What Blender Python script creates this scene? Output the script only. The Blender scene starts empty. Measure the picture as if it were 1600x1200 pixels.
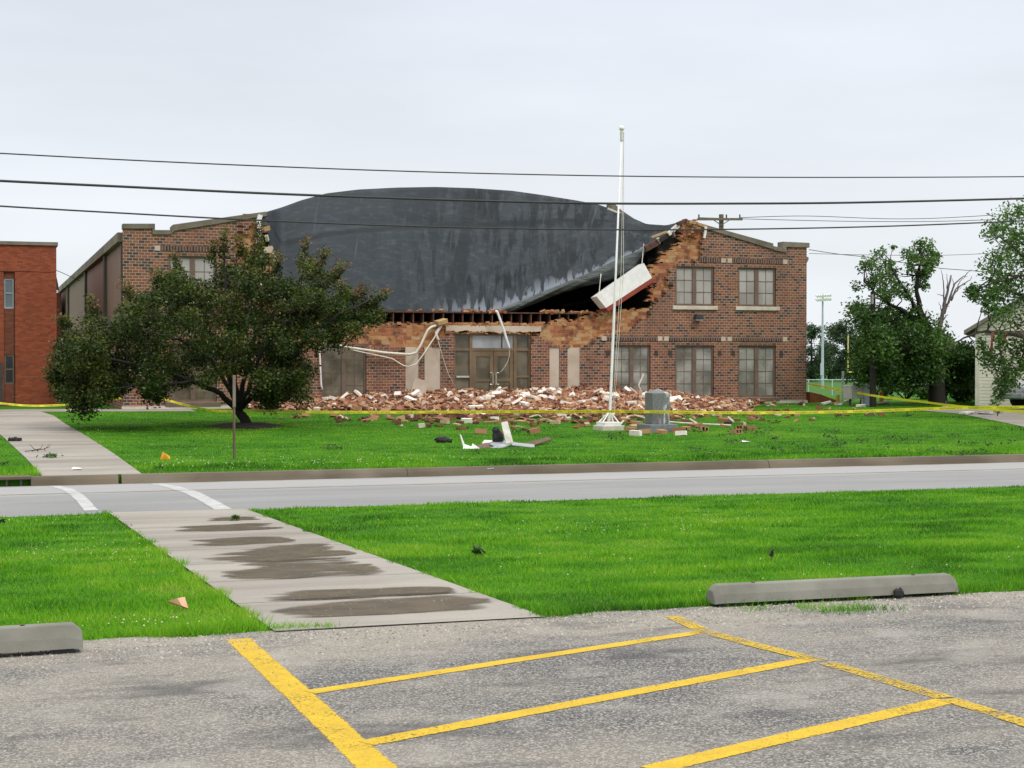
import bpy, bmesh, math, random
import numpy as np
from mathutils import Vector, Matrix

# ------------------------------------------------------------------ camera, light, exposure
scene = bpy.context.scene
col = scene.collection
YAW, PITCH, FPX, HC = 18.5, 0.878, 2480.0, 1.55
cam_d = bpy.data.cameras.new("camera"); cam = bpy.data.objects.new("camera", cam_d); col.objects.link(cam)
cam_d.sensor_width = 36.0; cam_d.lens = FPX / 1600.0 * 36.0
cam_d.clip_start = 0.1; cam_d.clip_end = 4000.0
cam.location = (0, 0, HC)
cam.rotation_euler = (math.radians(90 - PITCH), 0, math.radians(-YAW))
scene.camera = cam
scene.view_settings.view_transform = 'Standard'; scene.view_settings.look = 'None'
scene.view_settings.exposure = 0.0; scene.view_settings.gamma = 1.0
scene.render.resolution_x = 1024; scene.render.resolution_y = 768
scene.cycles.max_bounces = 6; scene.cycles.transparent_max_bounces = 12

SUN_EL, SUN_AZ = 52.0, 150.0            # sun behind the clouds, over the viewer's shoulder
world = bpy.data.worlds.new("World"); scene.world = world; world.use_nodes = True
wt = world.node_tree; wt.nodes.clear()
def wn(t): return wt.nodes.new(t)
w_out = wn('ShaderNodeOutputWorld'); w_mix = wn('ShaderNodeMixShader')
bg_sky = wn('ShaderNodeBackground'); bg_cl = wn('ShaderNodeBackground')
sky = wn('ShaderNodeTexSky'); sky.sky_type = 'NISHITA'; sky.sun_disc = False
sky.sun_elevation = math.radians(SUN_EL); sky.sun_rotation = math.radians(SUN_AZ)
wt.links.new(sky.outputs[0], bg_sky.inputs[0]); bg_sky.inputs[1].default_value = 0.08
tc = wn('ShaderNodeTexCoord'); sep = wn('ShaderNodeSeparateXYZ'); wt.links.new(tc.outputs['Generated'], sep.inputs[0])
ramp = wn('ShaderNodeValToRGB')
els = ramp.color_ramp.elements
els[0].position = 0.0; els[0].color = (0.91, 0.945, 0.985, 1)
els[1].position = 1.0; els[1].color = (1.95, 1.93, 1.88, 1)
e = els.new(0.10); e.color = (0.89, 0.935, 0.985, 1)
e = els.new(0.26); e.color = (0.775, 0.83, 0.93, 1)
e = els.new(0.45); e.color = (1.25, 1.26, 1.27, 1)
wt.links.new(sep.outputs[2], ramp.inputs[0])
mp = wn('ShaderNodeMapping'); mp.inputs['Scale'].default_value = (1.3, 1.3, 6.5)
wt.links.new(tc.outputs['Generated'], mp.inputs[0])
cn = wn('ShaderNodeTexNoise'); cn.inputs['Scale'].default_value = 2.2; cn.inputs['Detail'].default_value = 5.0
wt.links.new(mp.outputs[0], cn.inputs['Vector'])
cr = wn('ShaderNodeMapRange'); cr.inputs[1].default_value = 0.3; cr.inputs[2].default_value = 0.7
cr.inputs[3].default_value = 0.915; cr.inputs[4].default_value = 1.055
wt.links.new(cn.outputs[0], cr.inputs[0])
cm = wn('ShaderNodeVectorMath'); cm.operation = 'SCALE'
wt.links.new(ramp.outputs[0], cm.inputs[0]); wt.links.new(cr.outputs[0], cm.inputs['Scale'])
wt.links.new(cm.outputs[0], bg_cl.inputs[0]); bg_cl.inputs[1].default_value = 1.0
w_mix.inputs[0].default_value = 0.95
wt.links.new(bg_sky.outputs[0], w_mix.inputs[1]); wt.links.new(bg_cl.outputs[0], w_mix.inputs[2])
wt.links.new(w_mix.outputs[0], w_out.inputs[0])

sun_d = bpy.data.lights.new("sun", 'SUN'); sun = bpy.data.objects.new("sun", sun_d); col.objects.link(sun)
sun_d.energy = 1.5; sun_d.angle = math.radians(12); sun_d.color = (1.0, 0.96, 0.9)
# SUN_AZ is a compass bearing (clockwise from +Y), as sun_rotation is
_sd = Vector((math.sin(math.radians(SUN_AZ)) * math.cos(math.radians(SUN_EL)),
              math.cos(math.radians(SUN_AZ)) * math.cos(math.radians(SUN_EL)), math.sin(math.radians(SUN_EL))))
sun.rotation_euler = _sd.to_track_quat('Z', 'Y').to_euler()

# ------------------------------------------------------------------ measuring helpers
RNG = random.Random(7)
NR = np.random.default_rng(11)
CM = Matrix.Rotation(math.radians(-YAW), 3, 'Z') @ Matrix.Rotation(math.radians(90 - PITCH), 3, 'X')
CP = Vector((0, 0, HC))
def ray(px, py): return CM @ Vector(((px - 800) / FPX, (600 - py) / FPX, -1.0))
def at_y(px, py, Y):
    d = ray(px, py); return CP + d * (Y / d.y)
def at_x(px, py, X):
    d = ray(px, py); return CP + d * (X / d.x)
PROF_Y = [-2500, -12, 0, 22.35, 25.65, 28.95, 29.12, 33, 55, 60, 68, 120, 240, 2600]
PROF_Z = [0.3, 0.3, 0, -0.563, -0.567, -0.66, -0.51, -0.45, -0.14, -0.15, -0.25, -1.5, -3.3, -3.3]
def gz(y): return float(np.interp(y, PROF_Y, PROF_Z))
def on_ground(px, py):
    d = ray(px, py); t = 3.0
    while t < 600:
        p = CP + d * t
        if p.z <= gz(p.y):
            lo, hi = t - 0.5, t
            for _ in range(30):
                m = (lo + hi) / 2; q = CP + d * m
                if q.z <= gz(q.y): hi = m
                else: lo = m
            q = CP + d * hi
            return Vector((q.x, q.y, gz(q.y)))
        t += 0.5
    return CP + d * 600
def ppm(p):      # photograph pixels per metre at a point
    v = CM.transposed() @ (Vector(p) - CP)
    return FPX / -v.z

# ------------------------------------------------------------------ mesh builder
class MB:
    def __init__(s): s.v = []; s.f = []
    def add(s, vs, fs):
        o = len(s.v); s.v += [tuple(p) for p in vs]; s.f += [tuple(i + o for i in f) for f in fs]; return s
    def box(s, a, b):
        x0, y0, z0 = a; x1, y1, z1 = b
        return s.add([(x0,y0,z0),(x1,y0,z0),(x1,y1,z0),(x0,y1,z0),(x0,y0,z1),(x1,y0,z1),(x1,y1,z1),(x0,y1,z1)],
                     [(0,3,2,1),(4,5,6,7),(0,1,5,4),(1,2,6,5),(2,3,7,6),(3,0,4,7)])
    def obox(s, c, size, rot):          # centre, size, Euler or Matrix
        R = rot if isinstance(rot, Matrix) else Matrix.Rotation(rot[2],3,'Z') @ Matrix.Rotation(rot[1],3,'Y') @ Matrix.Rotation(rot[0],3,'X')
        h = [k / 2 for k in size]
        vs = [Vector(c) + R @ Vector((sx*h[0], sy*h[1], sz*h[2])) for sz in (-1,1) for sx, sy in ((-1,-1),(1,-1),(1,1),(-1,1))]
        return s.add(vs, [(0,3,2,1),(4,5,6,7),(0,1,5,4),(1,2,6,5),(2,3,7,6),(3,0,4,7)])
    def bar(s, a, b, w, h=None):        # straight rectangular bar
        a, b = Vector(a), Vector(b); d = (b - a); L = d.length
        q = d.to_track_quat('X', 'Z').to_matrix()
        return s.obox((a + b) / 2, (L, w, h or w), q)
    def tube(s, pts, rad, n=6, cap=True):
        pts = [Vector(p) for p in pts]
        rads = rad if hasattr(rad, '__len__') else [rad] * len(pts)
        vs, fs = [], []
        up = None
        for i, p in enumerate(pts):
            d = (pts[min(i + 1, len(pts) - 1)] - pts[max(i - 1, 0)])
            if d.length < 1e-9: d = Vector((0, 0, 1))
            d.normalize()
            if up is None:
                up = d.orthogonal().normalized()
            else:
                up = (up - d * up.dot(d))
                up = up.normalized() if up.length > 1e-6 else d.orthogonal().normalized()
            w = d.cross(up)
            for k in range(n):
                a = 2 * math.pi * k / n
                vs.append(p + (up * math.cos(a) + w * math.sin(a)) * rads[i])
        for i in range(len(pts) - 1):
            for k in range(n):
                k2 = (k + 1) % n
                fs.append((i*n + k, i*n + k2, (i+1)*n + k2, (i+1)*n + k))
        if cap:
            fs.append(tuple(range(n - 1, -1, -1))); fs.append(tuple((len(pts)-1)*n + k for k in range(n)))
        return s.add(vs, fs)
    def prism_y(s, poly, y0, y1):       # poly of (x, z), extruded along y
        n = len(poly)
        area = sum(poly[i][0]*poly[(i+1)%n][1] - poly[(i+1)%n][0]*poly[i][1] for i in range(n))
        if area < 0: poly = poly[::-1]
        vs = [(x, y0, z) for x, z in poly] + [(x, y1, z) for x, z in poly]
        fs = [tuple(range(n)), tuple(range(2*n - 1, n - 1, -1))]
        fs += [(i, i + n, (i+1) % n + n, (i+1) % n) for i in range(n)]
        return s.add(vs, fs)
    def prism_z(s, poly, z0, z1):
        n = len(poly)
        area = sum(poly[i][0]*poly[(i+1)%n][1] - poly[(i+1)%n][0]*poly[i][1] for i in range(n))
        if area < 0: poly = poly[::-1]
        vs = [(x, y, z0) for x, y in poly] + [(x, y, z1) for x, y in poly]
        fs = [tuple(range(n - 1, -1, -1)), tuple(range(n, 2*n))]
        fs += [(i, (i+1) % n, (i+1) % n + n, i + n) for i in range(n)]
        return s.add(vs, fs)
    def sphere(s, c, r, n=10, m=6, sc=(1,1,1)):
        vs = [(c[0], c[1], c[2] - r*sc[2])]; fs = []
        for i in range(1, m):
            t = math.pi * i / m - math.pi / 2
            for k in range(n):
                a = 2 * math.pi * k / n
                vs.append((c[0] + r*sc[0]*math.cos(t)*math.cos(a), c[1] + r*sc[1]*math.cos(t)*math.sin(a), c[2] + r*sc[2]*math.sin(t)))
        vs.append((c[0], c[1], c[2] + r*sc[2]))
        for k in range(n): fs.append((0, 1 + (k+1) % n, 1 + k))
        for i in range(m - 2):
            for k in range(n):
                a, b = 1 + i*n + k, 1 + i*n + (k+1) % n
                fs.append((a, b, b + n, a + n))
        t = len(vs) - 1; o = 1 + (m-2)*n
        for k in range(n): fs.append((o + k, o + (k+1) % n, t))
        return s.add(vs, fs)
    def build(s, name, mat, parent=None, smooth=False, bevel=0.0):
        me = bpy.data.meshes.new(name); me.from_pydata(s.v, [], s.f); me.update()
        if mat: me.materials.append(mat)
        if smooth: me.polygons.foreach_set('use_smooth', [True] * len(me.polygons))
        o = bpy.data.objects.new(name, me); col.objects.link(o)
        if parent: o.parent = parent
        if bevel:
            b = o.modifiers.new('bevel', 'BEVEL'); b.width = bevel; b.segments = 2; b.limit_method = 'ANGLE'
        return o

def tag(o, label=None, cat=None, group=None, kind=None):
    if label: o['label'] = label
    if cat: o['category'] = cat
    if group: o['group'] = group
    if kind: o['kind'] = kind
    return o
def thing(name, label, cat, group=None):
    o = bpy.data.objects.new(name, None); col.objects.link(o); o.empty_display_size = 0.3
    return tag(o, label, cat, group)
def quads_mesh(name, P, mat, parent=None, tint=None):
    """P: (N, k, 3) polygons of k corners each, as ONE mesh"""
    N, k, _ = P.shape
    me = bpy.data.meshes.new(name)
    me.vertices.add(N * k); me.vertices.foreach_set('co', P.reshape(-1).astype(np.float32))
    me.loops.add(N * k); me.loops.foreach_set('vertex_index', np.arange(N * k, dtype=np.int32))
    me.polygons.add(N); me.polygons.foreach_set('loop_start', np.arange(0, N * k, k, dtype=np.int32))
    me.polygons.foreach_set('loop_total', np.full(N, k, dtype=np.int32))
    me.update(calc_edges=True); me.materials.append(mat)
    if tint is not None:
        at = me.attributes.new('tint', 'FLOAT', 'POINT'); at.data.foreach_set('value', np.repeat(tint, k).astype(np.float32))
    o = bpy.data.objects.new(name, me); col.objects.link(o)
    if parent: o.parent = parent
    return o

# ------------------------------------------------------------------ materials
class NT:
    def __init__(s, name):
        s.m = bpy.data.materials.new(name); s.m.use_nodes = True
        s.t = s.m.node_tree; s.t.nodes.clear()
        s.out = s.n('ShaderNodeOutputMaterial'); s.p = s.n('ShaderNodeBsdfPrincipled'); s.l(s.p.outputs[0], s.out.inputs[0])
        s.tc = s.n('ShaderNodeTexCoord')
    def n(s, t): return s.t.nodes.new(t)
    def l(s, a, b): s.t.links.new(a, b)
    def put(s, sock, v):
        if hasattr(v, 'is_output'): s.l(v, sock)
        else: sock.default_value = v
    def math(s, op, a, b=0.0, c=0.0, clamp=False):
        n = s.n('ShaderNodeMath'); n.operation = op; n.use_clamp = clamp
        s.put(n.inputs[0], a); s.put(n.inputs[1], b); s.put(n.inputs[2], c); return n.outputs[0]
    def noise(s, scale, detail=4.0, rough=0.55, vec=None, stretch=None):
        n = s.n('ShaderNodeTexNoise'); n.inputs['Scale'].default_value = scale; n.inputs['Detail'].default_value = detail
        n.inputs['Roughness'].default_value = rough
        v = vec if vec is not None else s.tc.outputs['Object']
        if stretch:
            mp = s.n('ShaderNodeMapping'); mp.inputs['Scale'].default_value = stretch; s.l(v, mp.inputs[0]); v = mp.outputs[0]
        s.l(v, n.inputs['Vector']); return n.outputs[0]
    def ramp(s, fac, stops, interp='LINEAR'):
        n = s.n('ShaderNodeValToRGB'); n.color_ramp.interpolation = interp
        e = n.color_ramp.elements
        while len(e) > 1: e.remove(e[-1])
        e[0].position = stops[0][0]; e[0].color = (*stops[0][1], 1)
        for p, c in stops[1:]:
            k = e.new(p); k.color = (*c, 1)
        s.put(n.inputs[0], fac); return n.outputs[0]
    def mix(s, fac, a, b, mode='MIX'):
        n = s.n('ShaderNodeMix'); n.data_type = 'RGBA'; n.blend_type = mode
        s.put(n.inputs[0], fac)
        for i, v in ((6, a), (7, b)):
            if hasattr(v, 'is_output'): s.l(v, n.inputs[i])
            else: n.inputs[i].default_value = (*v, 1)
        return n.outputs[2]
    def rng(s, v, a, b, c=0.0, d=1.0):
        n = s.n('ShaderNodeMapRange'); s.put(n.inputs[0], v)
        for i, k in enumerate((a, b, c, d)): n.inputs[i + 1].default_value = k
        return n.outputs[0]
    def color(s, c): s.l(c, s.p.inputs['Base Color']) if hasattr(c, 'is_output') else setattr(s.p.inputs['Base Color'], 'default_value', (*c, 1))
    def rough(s, r): s.put(s.p.inputs['Roughness'], r)
    def bump(s, h, strength=0.5, dist=0.02):
        n = s.n('ShaderNodeBump'); n.inputs['Strength'].default_value = strength; n.inputs['Distance'].default_value = dist
        s.l(h, n.inputs['Height']); s.l(n.outputs[0], s.p.inputs['Normal'])
    def attr(s, name):
        n = s.n('ShaderNodeAttribute'); n.attribute_name = name; return n.outputs['Fac']

def plain(name, c1, c2=None, scale=3.0, rough=0.8, bump=0.0, metal=0.0, detail=5.0, stretch=None, bscale=None, bdist=0.01, lo=0.35, hi=0.65):
    k = NT(name); c2 = c2 or tuple(x * 0.8 for x in c1)
    f = k.noise(scale, detail, stretch=stretch)
    k.color(k.mix(k.rng(f, lo, hi), c2, c1)); k.rough(rough); k.p.inputs['Metallic'].default_value = metal
    if bump: k.bump(k.noise(bscale or scale * 6, 4.0, stretch=stretch), bump, bdist)
    return k.m

def brick_mat(name, bw, bh, mort, stops, mcol, patch=0.25, bumpd=0.006, dirt=0.25, u0=0.0, v0=0.0, rough=0.85):
    k = NT(name)
    s = k.n('ShaderNodeSeparateXYZ'); k.l(k.tc.outputs['Object'], s.inputs[0])
    u = k.math('ADD', k.math('ADD', s.outputs[0], s.outputs[1]), -u0); v = k.math('ADD', s.outputs[2], -v0)
    vr = k.math('DIVIDE', v, bh); row = k.math('FLOOR', vr)
    uu = k.math('ADD', k.math('DIVIDE', u, bw), k.math('MULTIPLY', k.math('FLOORED_MODULO', row, 2.0), 0.5))
    cc = k.math('FLOOR', uu); fu = k.math('SUBTRACT', uu, cc); fv = k.math('SUBTRACT', vr, row)
    mu = k.math('LESS_THAN', k.math('MINIMUM', fu, k.math('SUBTRACT', 1.0, fu)), mort / bw / 2)
    mv = k.math('LESS_THAN', k.math('MINIMUM', fv, k.math('SUBTRACT', 1.0, fv)), mort / bh / 2)
    mask = k.math('MAXIMUM', mu, mv)
    wv = k.n('ShaderNodeCombineXYZ'); k.l(cc, wv.inputs[0]); k.l(row, wv.inputs[1])
    w = k.n('ShaderNodeTexWhiteNoise'); w.noise_dimensions = '2D'; k.l(wv.outputs[0], w.inputs[0])
    val = k.math('ADD', w.outputs[0], k.math('MULTIPLY', k.math('SUBTRACT', k.noise(0.55, 2.0), 0.5), patch * 4))
    c = k.ramp(val, stops)
    c = k.mix(k.rng(k.noise(40.0, 3.0), 0.3, 0.7, 0.0, 0.35), c, (0.05, 0.035, 0.03), 'MULTIPLY')
    m = k.mix(k.rng(k.noise(1.1, 4.0), 0.35, 0.7), mcol, tuple(x * 0.72 for x in mcol))
    c = k.mix(mask, c, m)
    c = k.mix(k.rng(k.noise(0.8, 5.0, stretch=(1, 1, 0.5)), 0.5, 0.75, 0.0, dirt), c, (0.05, 0.04, 0.035))
    k.color(c); k.rough(rough)
    k.bump(k.math('SUBTRACT', k.math('SUBTRACT', 1.0, mask), k.math('MULTIPLY', k.noise(60, 3), 0.25)), 0.8, bumpd)
    return k.m

def leaf_mat(name, stops, trans=0.35, rough=0.5):
    k = NT(name)
    c = k.ramp(k.attr('tint'), stops)
    k.color(c); k.rough(rough); k.p.inputs['Specular IOR Level'].default_value = 0.3
    tr = k.n('ShaderNodeBsdfTranslucent'); k.l(c, tr.inputs[0])
    mx = k.n('ShaderNodeMixShader'); mx.inputs[0].default_value = trans
    k.l(k.p.outputs[0], mx.inputs[1]); k.l(tr.outputs[0], mx.inputs[2]); k.l(mx.outputs[0], k.out.inputs[0])
    return k.m

M = {}
M['brick'] = brick_mat('red_brick', 0.203, 0.1, 0.016,
    [(0.0, (0.055, 0.043, 0.04)), (0.16, (0.09, 0.056, 0.044)), (0.26, (0.19, 0.076, 0.043)), (0.5, (0.25, 0.098, 0.05)), (0.8, (0.31, 0.122, 0.058)), (1.0, (0.22, 0.072, 0.048))],
    (0.47, 0.365, 0.285), patch=0.13, dirt=0.5)
def tile_material():
    k = NT('orange_clay_tile')
    s = k.n('ShaderNodeSeparateXYZ'); k.l(k.tc.outputs['Object'], s.inputs[0])
    u = k.math('ADD', s.outputs[0], s.outputs[1]); v = s.outputs[2]
    u = k.math('ADD', u, k.math('MULTIPLY', k.noise(3.0, 3.0), 0.10)); v = k.math('ADD', v, k.math('MULTIPLY', k.noise(2.6, 3.0), 0.08))
    vr = k.math('DIVIDE', v, 0.135); row = k.math('FLOOR', vr)
    uu = k.math('ADD', k.math('DIVIDE', u, 0.31), k.math('MULTIPLY', k.math('FLOORED_MODULO', row, 2.0), 0.43))
    cc = k.math('FLOOR', uu); fu = k.math('SUBTRACT', uu, cc); fv = k.math('SUBTRACT', vr, row)
    mask = k.math('MAXIMUM', k.math('LESS_THAN', fu, 0.05), k.math('LESS_THAN', fv, 0.10))
    wv = k.n('ShaderNodeCombineXYZ'); k.l(cc, wv.inputs[0]); k.l(row, wv.inputs[1])
    w = k.n('ShaderNodeTexWhiteNoise'); w.noise_dimensions = '2D'; k.l(wv.outputs[0], w.inputs[0])
    val = k.math('ADD', k.math('MULTIPLY', w.outputs[0], 0.6), k.math('MULTIPLY', k.noise(2.6, 6.0, 0.75), 0.55))
    c = k.ramp(val, [(0.05, (0.10, 0.035, 0.025)), (0.25, (0.22, 0.07, 0.038)), (0.45, (0.33, 0.115, 0.045)), (0.65, (0.41, 0.18, 0.065)), (0.85, (0.44, 0.26, 0.12)), (1.0, (0.50, 0.37, 0.22))])
    c = k.mix(k.math('MULTIPLY', mask, k.rng(k.noise(4.0, 4.0), 0.35, 0.65)), c, (0.42, 0.29, 0.19))
    c = k.mix(k.rng(k.noise(7.0, 6.0, 0.7), 0.58, 0.68), c, (0.56, 0.42, 0.30))
    c = k.mix(k.rng(k.noise(2.1, 5.0, 0.65), 0.52, 0.66, 0, 0.85), c, (0.075, 0.03, 0.024))
    k.color(c); k.rough(0.9)
    k.bump(k.math('ADD', k.math('MULTIPLY', mask, -0.6), k.noise(9.0, 6.0, 0.7)), 0.9, 0.03)
    return k.m
M['tile'] = tile_material()
M['soldier'] = brick_mat('soldier_brick', 0.1, 0.4, 0.028, [(0.0, (0.035, 0.03, 0.028)), (0.6, (0.08, 0.05, 0.04)), (1.0, (0.15, 0.065, 0.04))], (0.30, 0.21, 0.16), patch=0.1)
M['dark_brick'] = plain('dark_brick', (0.06, 0.045, 0.04), (0.04, 0.032, 0.03), 12, 0.85)
M['redbrick2'] = brick_mat('orange_red_brick', 0.20, 0.067, 0.006, [(0.0, (0.23, 0.05, 0.021)), (0.5, (0.31, 0.067, 0.026)), (1.0, (0.37, 0.09, 0.033))], (0.25, 0.09, 0.05), patch=0.12, dirt=0.15)
M['redbrick3'] = brick_mat('dull_red_brick', 0.20, 0.067, 0.006, [(0.0, (0.15, 0.045, 0.025)), (1.0, (0.24, 0.07, 0.035))], (0.2, 0.08, 0.05), patch=0.12, dirt=0.2)
M['coping'] = plain('coping_stone', (0.22, 0.19, 0.145), (0.12, 0.105, 0.075), 1.5, 0.8, 0.3)
M['stone'] = plain('pale_stone', (0.55, 0.47, 0.38), (0.44, 0.36, 0.28), 1.5, 0.85, 0.2)
M['limestone'] = plain('sill_limestone', (0.62, 0.57, 0.48), (0.48, 0.43, 0.35), 3.0, 0.85, 0.2)
M['frame'] = plain('brown_metal_frame', (0.175, 0.115, 0.082), (0.12, 0.08, 0.057), 3.0, 0.55)
M['doorframe'] = plain('bronze_door', (0.20, 0.135, 0.075), (0.13, 0.09, 0.05), 2.0, 0.45)
M['chrome'] = plain('brushed_steel', (0.7, 0.7, 0.68), (0.6, 0.6, 0.58), 20, 0.3, metal=0.8)
M['white_metal'] = plain('white_painted_metal', (0.84, 0.83, 0.82), (0.72, 0.71, 0.69), 4.0, 0.4)
M['dirty_white'] = plain('dirty_white', (0.72, 0.70, 0.66), (0.5, 0.46, 0.4), 6.0, 0.6)
M['grey_metal'] = plain('grey_metal', (0.38, 0.40, 0.42), (0.26, 0.28, 0.29), 2.0, 0.45, metal=0.2)
M['dark_metal'] = plain('dark_metal', (0.05, 0.05, 0.055), (0.03, 0.03, 0.032), 3.0, 0.5)
M['concrete'] = plain('wheel_stop_concrete', (0.235, 0.23, 0.195), (0.15, 0.148, 0.122), 2.2, 0.9, 0.4, bscale=60, bdist=0.006)
M['granite'] = plain('grey_granite', (0.20, 0.215, 0.225), (0.13, 0.14, 0.15), 14.0, 0.6, 0.1)
M['wood_old'] = plain('weathered_wood', (0.20, 0.16, 0.12), (0.10, 0.08, 0.06), 6.0, 0.85, 0.3, stretch=(4, 4, 0.4))
M['lumber'] = plain('raw_lumber', (0.46, 0.31, 0.15), (0.33, 0.2, 0.09), 5.0, 0.8, 0.2)
M['lumber_dark'] = plain('rusty_joist', (0.13, 0.055, 0.035), (0.06, 0.03, 0.022), 6.0, 0.85, 0.3)
M['interior'] = plain('dark_interior', (0.022, 0.019, 0.017), (0.012, 0.011, 0.010), 2.0, 0.95)  # near-black albedo puts the unlit hollow's shade into the colour
M['interior_floor'] = plain('dark_floorboards', (0.03, 0.024, 0.02), (0.015, 0.013, 0.011), 2.0, 0.9)  # floor colour darkened likewise for the unlit hollow
M['black_rubber'] = plain('black_rubber', (0.018, 0.018, 0.02), (0.01, 0.01, 0.011), 5.0, 0.7, 0.3)
M['bark'] = plain('bark', (0.10, 0.075, 0.055), (0.045, 0.034, 0.026), 5.0, 0.9, 0.6, stretch=(3, 3, 0.6), bdist=0.03)
M['bark_grey'] = plain('grey_bark', (0.19, 0.165, 0.15), (0.085, 0.075, 0.07), 4.0, 0.9, 0.6, stretch=(3, 3, 0.6), bdist=0.03)
M['bark_dark'] = plain('dark_bark', (0.022, 0.017, 0.013), (0.012, 0.010, 0.008), 5.0, 0.9, 0.5, stretch=(3, 3, 0.6), bdist=0.02)
M['wire'] = plain('black_cable', (0.03, 0.03, 0.035), (0.02, 0.02, 0.022), 2.0, 0.6)

# ------------------------------------------------------------------ ground, roads, paths
Y_LOT, Y_RN, Y_RC, Y_RF, Y_KB = 10.53, 22.35, 25.65, 28.95, 29.12
def g_mat():
    k = NT('lawn_soil')
    n1 = k.noise(0.35, 5.0); n2 = k.noise(6.0, 5.0)
    c = k.mix(k.rng(n2, 0.3, 0.7), (0.03, 0.115, 0.007), (0.055, 0.18, 0.010))
    c = k.mix(k.rng(n1, 0.4, 0.65, 0, 0.55), c, (0.06, 0.17, 0.015))
    k.color(c); k.rough(0.95); k.p.inputs['Specular IOR Level'].default_value = 0.1
    k.bump(k.noise(25.0, 5.0), 0.6, 0.04); return k.m
M['lawn'] = g_mat()
def strip_sheet(name, prof, x0, x1, mat, dx=None, kind='structure'):
    xs = [x0, x1] if not dx else list(np.linspace(x0, x1, int((x1 - x0) / dx) + 1))
    vs = [(x, y, z) for y, z in prof for x in xs]; n = len(xs)
    fs = [(j*n + i, j*n + i + 1, (j+1)*n + i + 1, (j+1)*n + i) for j in range(len(prof) - 1) for i in range(n - 1)]
    o = MB().add(vs, fs).build(name, mat); tag(o, kind=kind); return o
gp = [(y, z) for y, z in zip(PROF_Y, PROF_Z) if not (Y_RN < y < Y_KB)]
gp = [p for p in gp if p[0] <= Y_RN] + [(Y_RN + 0.02, -0.75), (Y_KB - 0.05, -0.8)] + [p for p in gp if p[0] >= Y_KB]
strip_sheet('ground', gp, -2500, 2500, M['lawn'])

def lot_mat():
    k = NT('gravelly_asphalt')
    big = k.noise(0.55, 4.0, 0.6, stretch=(0.8, 1.6, 1)); mid = k.noise(2.2, 5.0, 0.65); fine = k.noise(120.0, 2.0)
    v = k.n('ShaderNodeTexVoronoi'); v.inputs['Scale'].default_value = 115.0; k.l(k.tc.outputs['Object'], v.inputs['Vector'])
    wn_ = k.n('ShaderNodeSeparateColor'); k.l(v.outputs['Color'], wn_.inputs[0])
    grain = k.ramp(wn_.outputs[0], [(0.0, (0.03, 0.03, 0.031)), (0.35, (0.095, 0.095, 0.094)), (0.7, (0.185, 0.18, 0.172)), (0.9, (0.32, 0.30, 0.275)), (1.0, (0.48, 0.45, 0.41))])
    c = k.mix(0.08, grain, (0.15, 0.147, 0.14))
    v2 = k.n('ShaderNodeTexVoronoi'); v2.inputs['Scale'].default_value = 85.0; k.l(k.tc.outputs['Object'], v2.inputs['Vector'])
    w2 = k.n('ShaderNodeSeparateColor'); k.l(v2.outputs['Color'], w2.inputs[0])
    c = k.mix(k.rng(w2.outputs[1], .72, .78, 0, .8), c, (.055, .055, .056)); c = k.mix(k.rng(w2.outputs[2], .86, .90, 0, .75), c, (.42, .395, .36))
    # pale sandy grit washed over the asphalt, dark worn patches, grit along the lawn edge
    sep_ = k.n('ShaderNodeSeparateXYZ'); k.l(k.tc.outputs['Object'], sep_.inputs[0])
    edge = k.rng(sep_.outputs[1], 9.0, 10.5)
    sand = k.math('ADD', k.rng(k.math('ADD', big, k.math('MULTIPLY', mid, 0.25)), 0.50, 0.70, 0, 0.68), k.math('MULTIPLY', edge, k.rng(mid, 0.3, 0.7, 0.1, 0.8)), clamp=True)
    c = k.mix(sand, c, k.mix(0.5, c, (0.46, 0.41, 0.335)))
    c = k.mix(k.rng(k.noise(0.9, 5.0, 0.62, stretch=(0.7, 1.8, 1)), 0.54, 0.66, 0, 0.65), c, (0.045, 0.046, 0.049))
    c = k.mix(k.rng(k.noise(1.7, 4.0), 0.52, 0.70, 0, 0.5), c, (0.40, 0.375, 0.33))
    k.color(c); k.rough(0.85)
    k.bump(k.math('ADD', v.outputs['Distance'], k.math('MULTIPLY', fine, 0.3)), 0.9, 0.008)
    return k.m
M['lot'] = lot_mat()
# lot edge is a little ragged where the grass creeps over it
lot = MB(); xs = np.linspace(-14, 26, 161); ed = [Y_LOT + 0.05 * math.sin(x * 3.1) + 0.05 * math.sin(x * 7.7 + 1) + RNG.uniform(-.03, .03) for x in xs]
vs = []; ys = [-12, 0, 5, 8]
for x, e_ in zip(xs, ed): vs += [(x, y, gz(y) + 0.006) for y in ys] + [(x, e_, gz(e_) + 0.006)]
lot.add(vs, [(i*5 + j, (i+1)*5 + j, (i+1)*5 + j + 1, i*5 + j + 1) for i in range(len(xs) - 1) for j in range(4)])
tag(lot.build('parking_lot', M['lot']), kind='structure')

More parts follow.
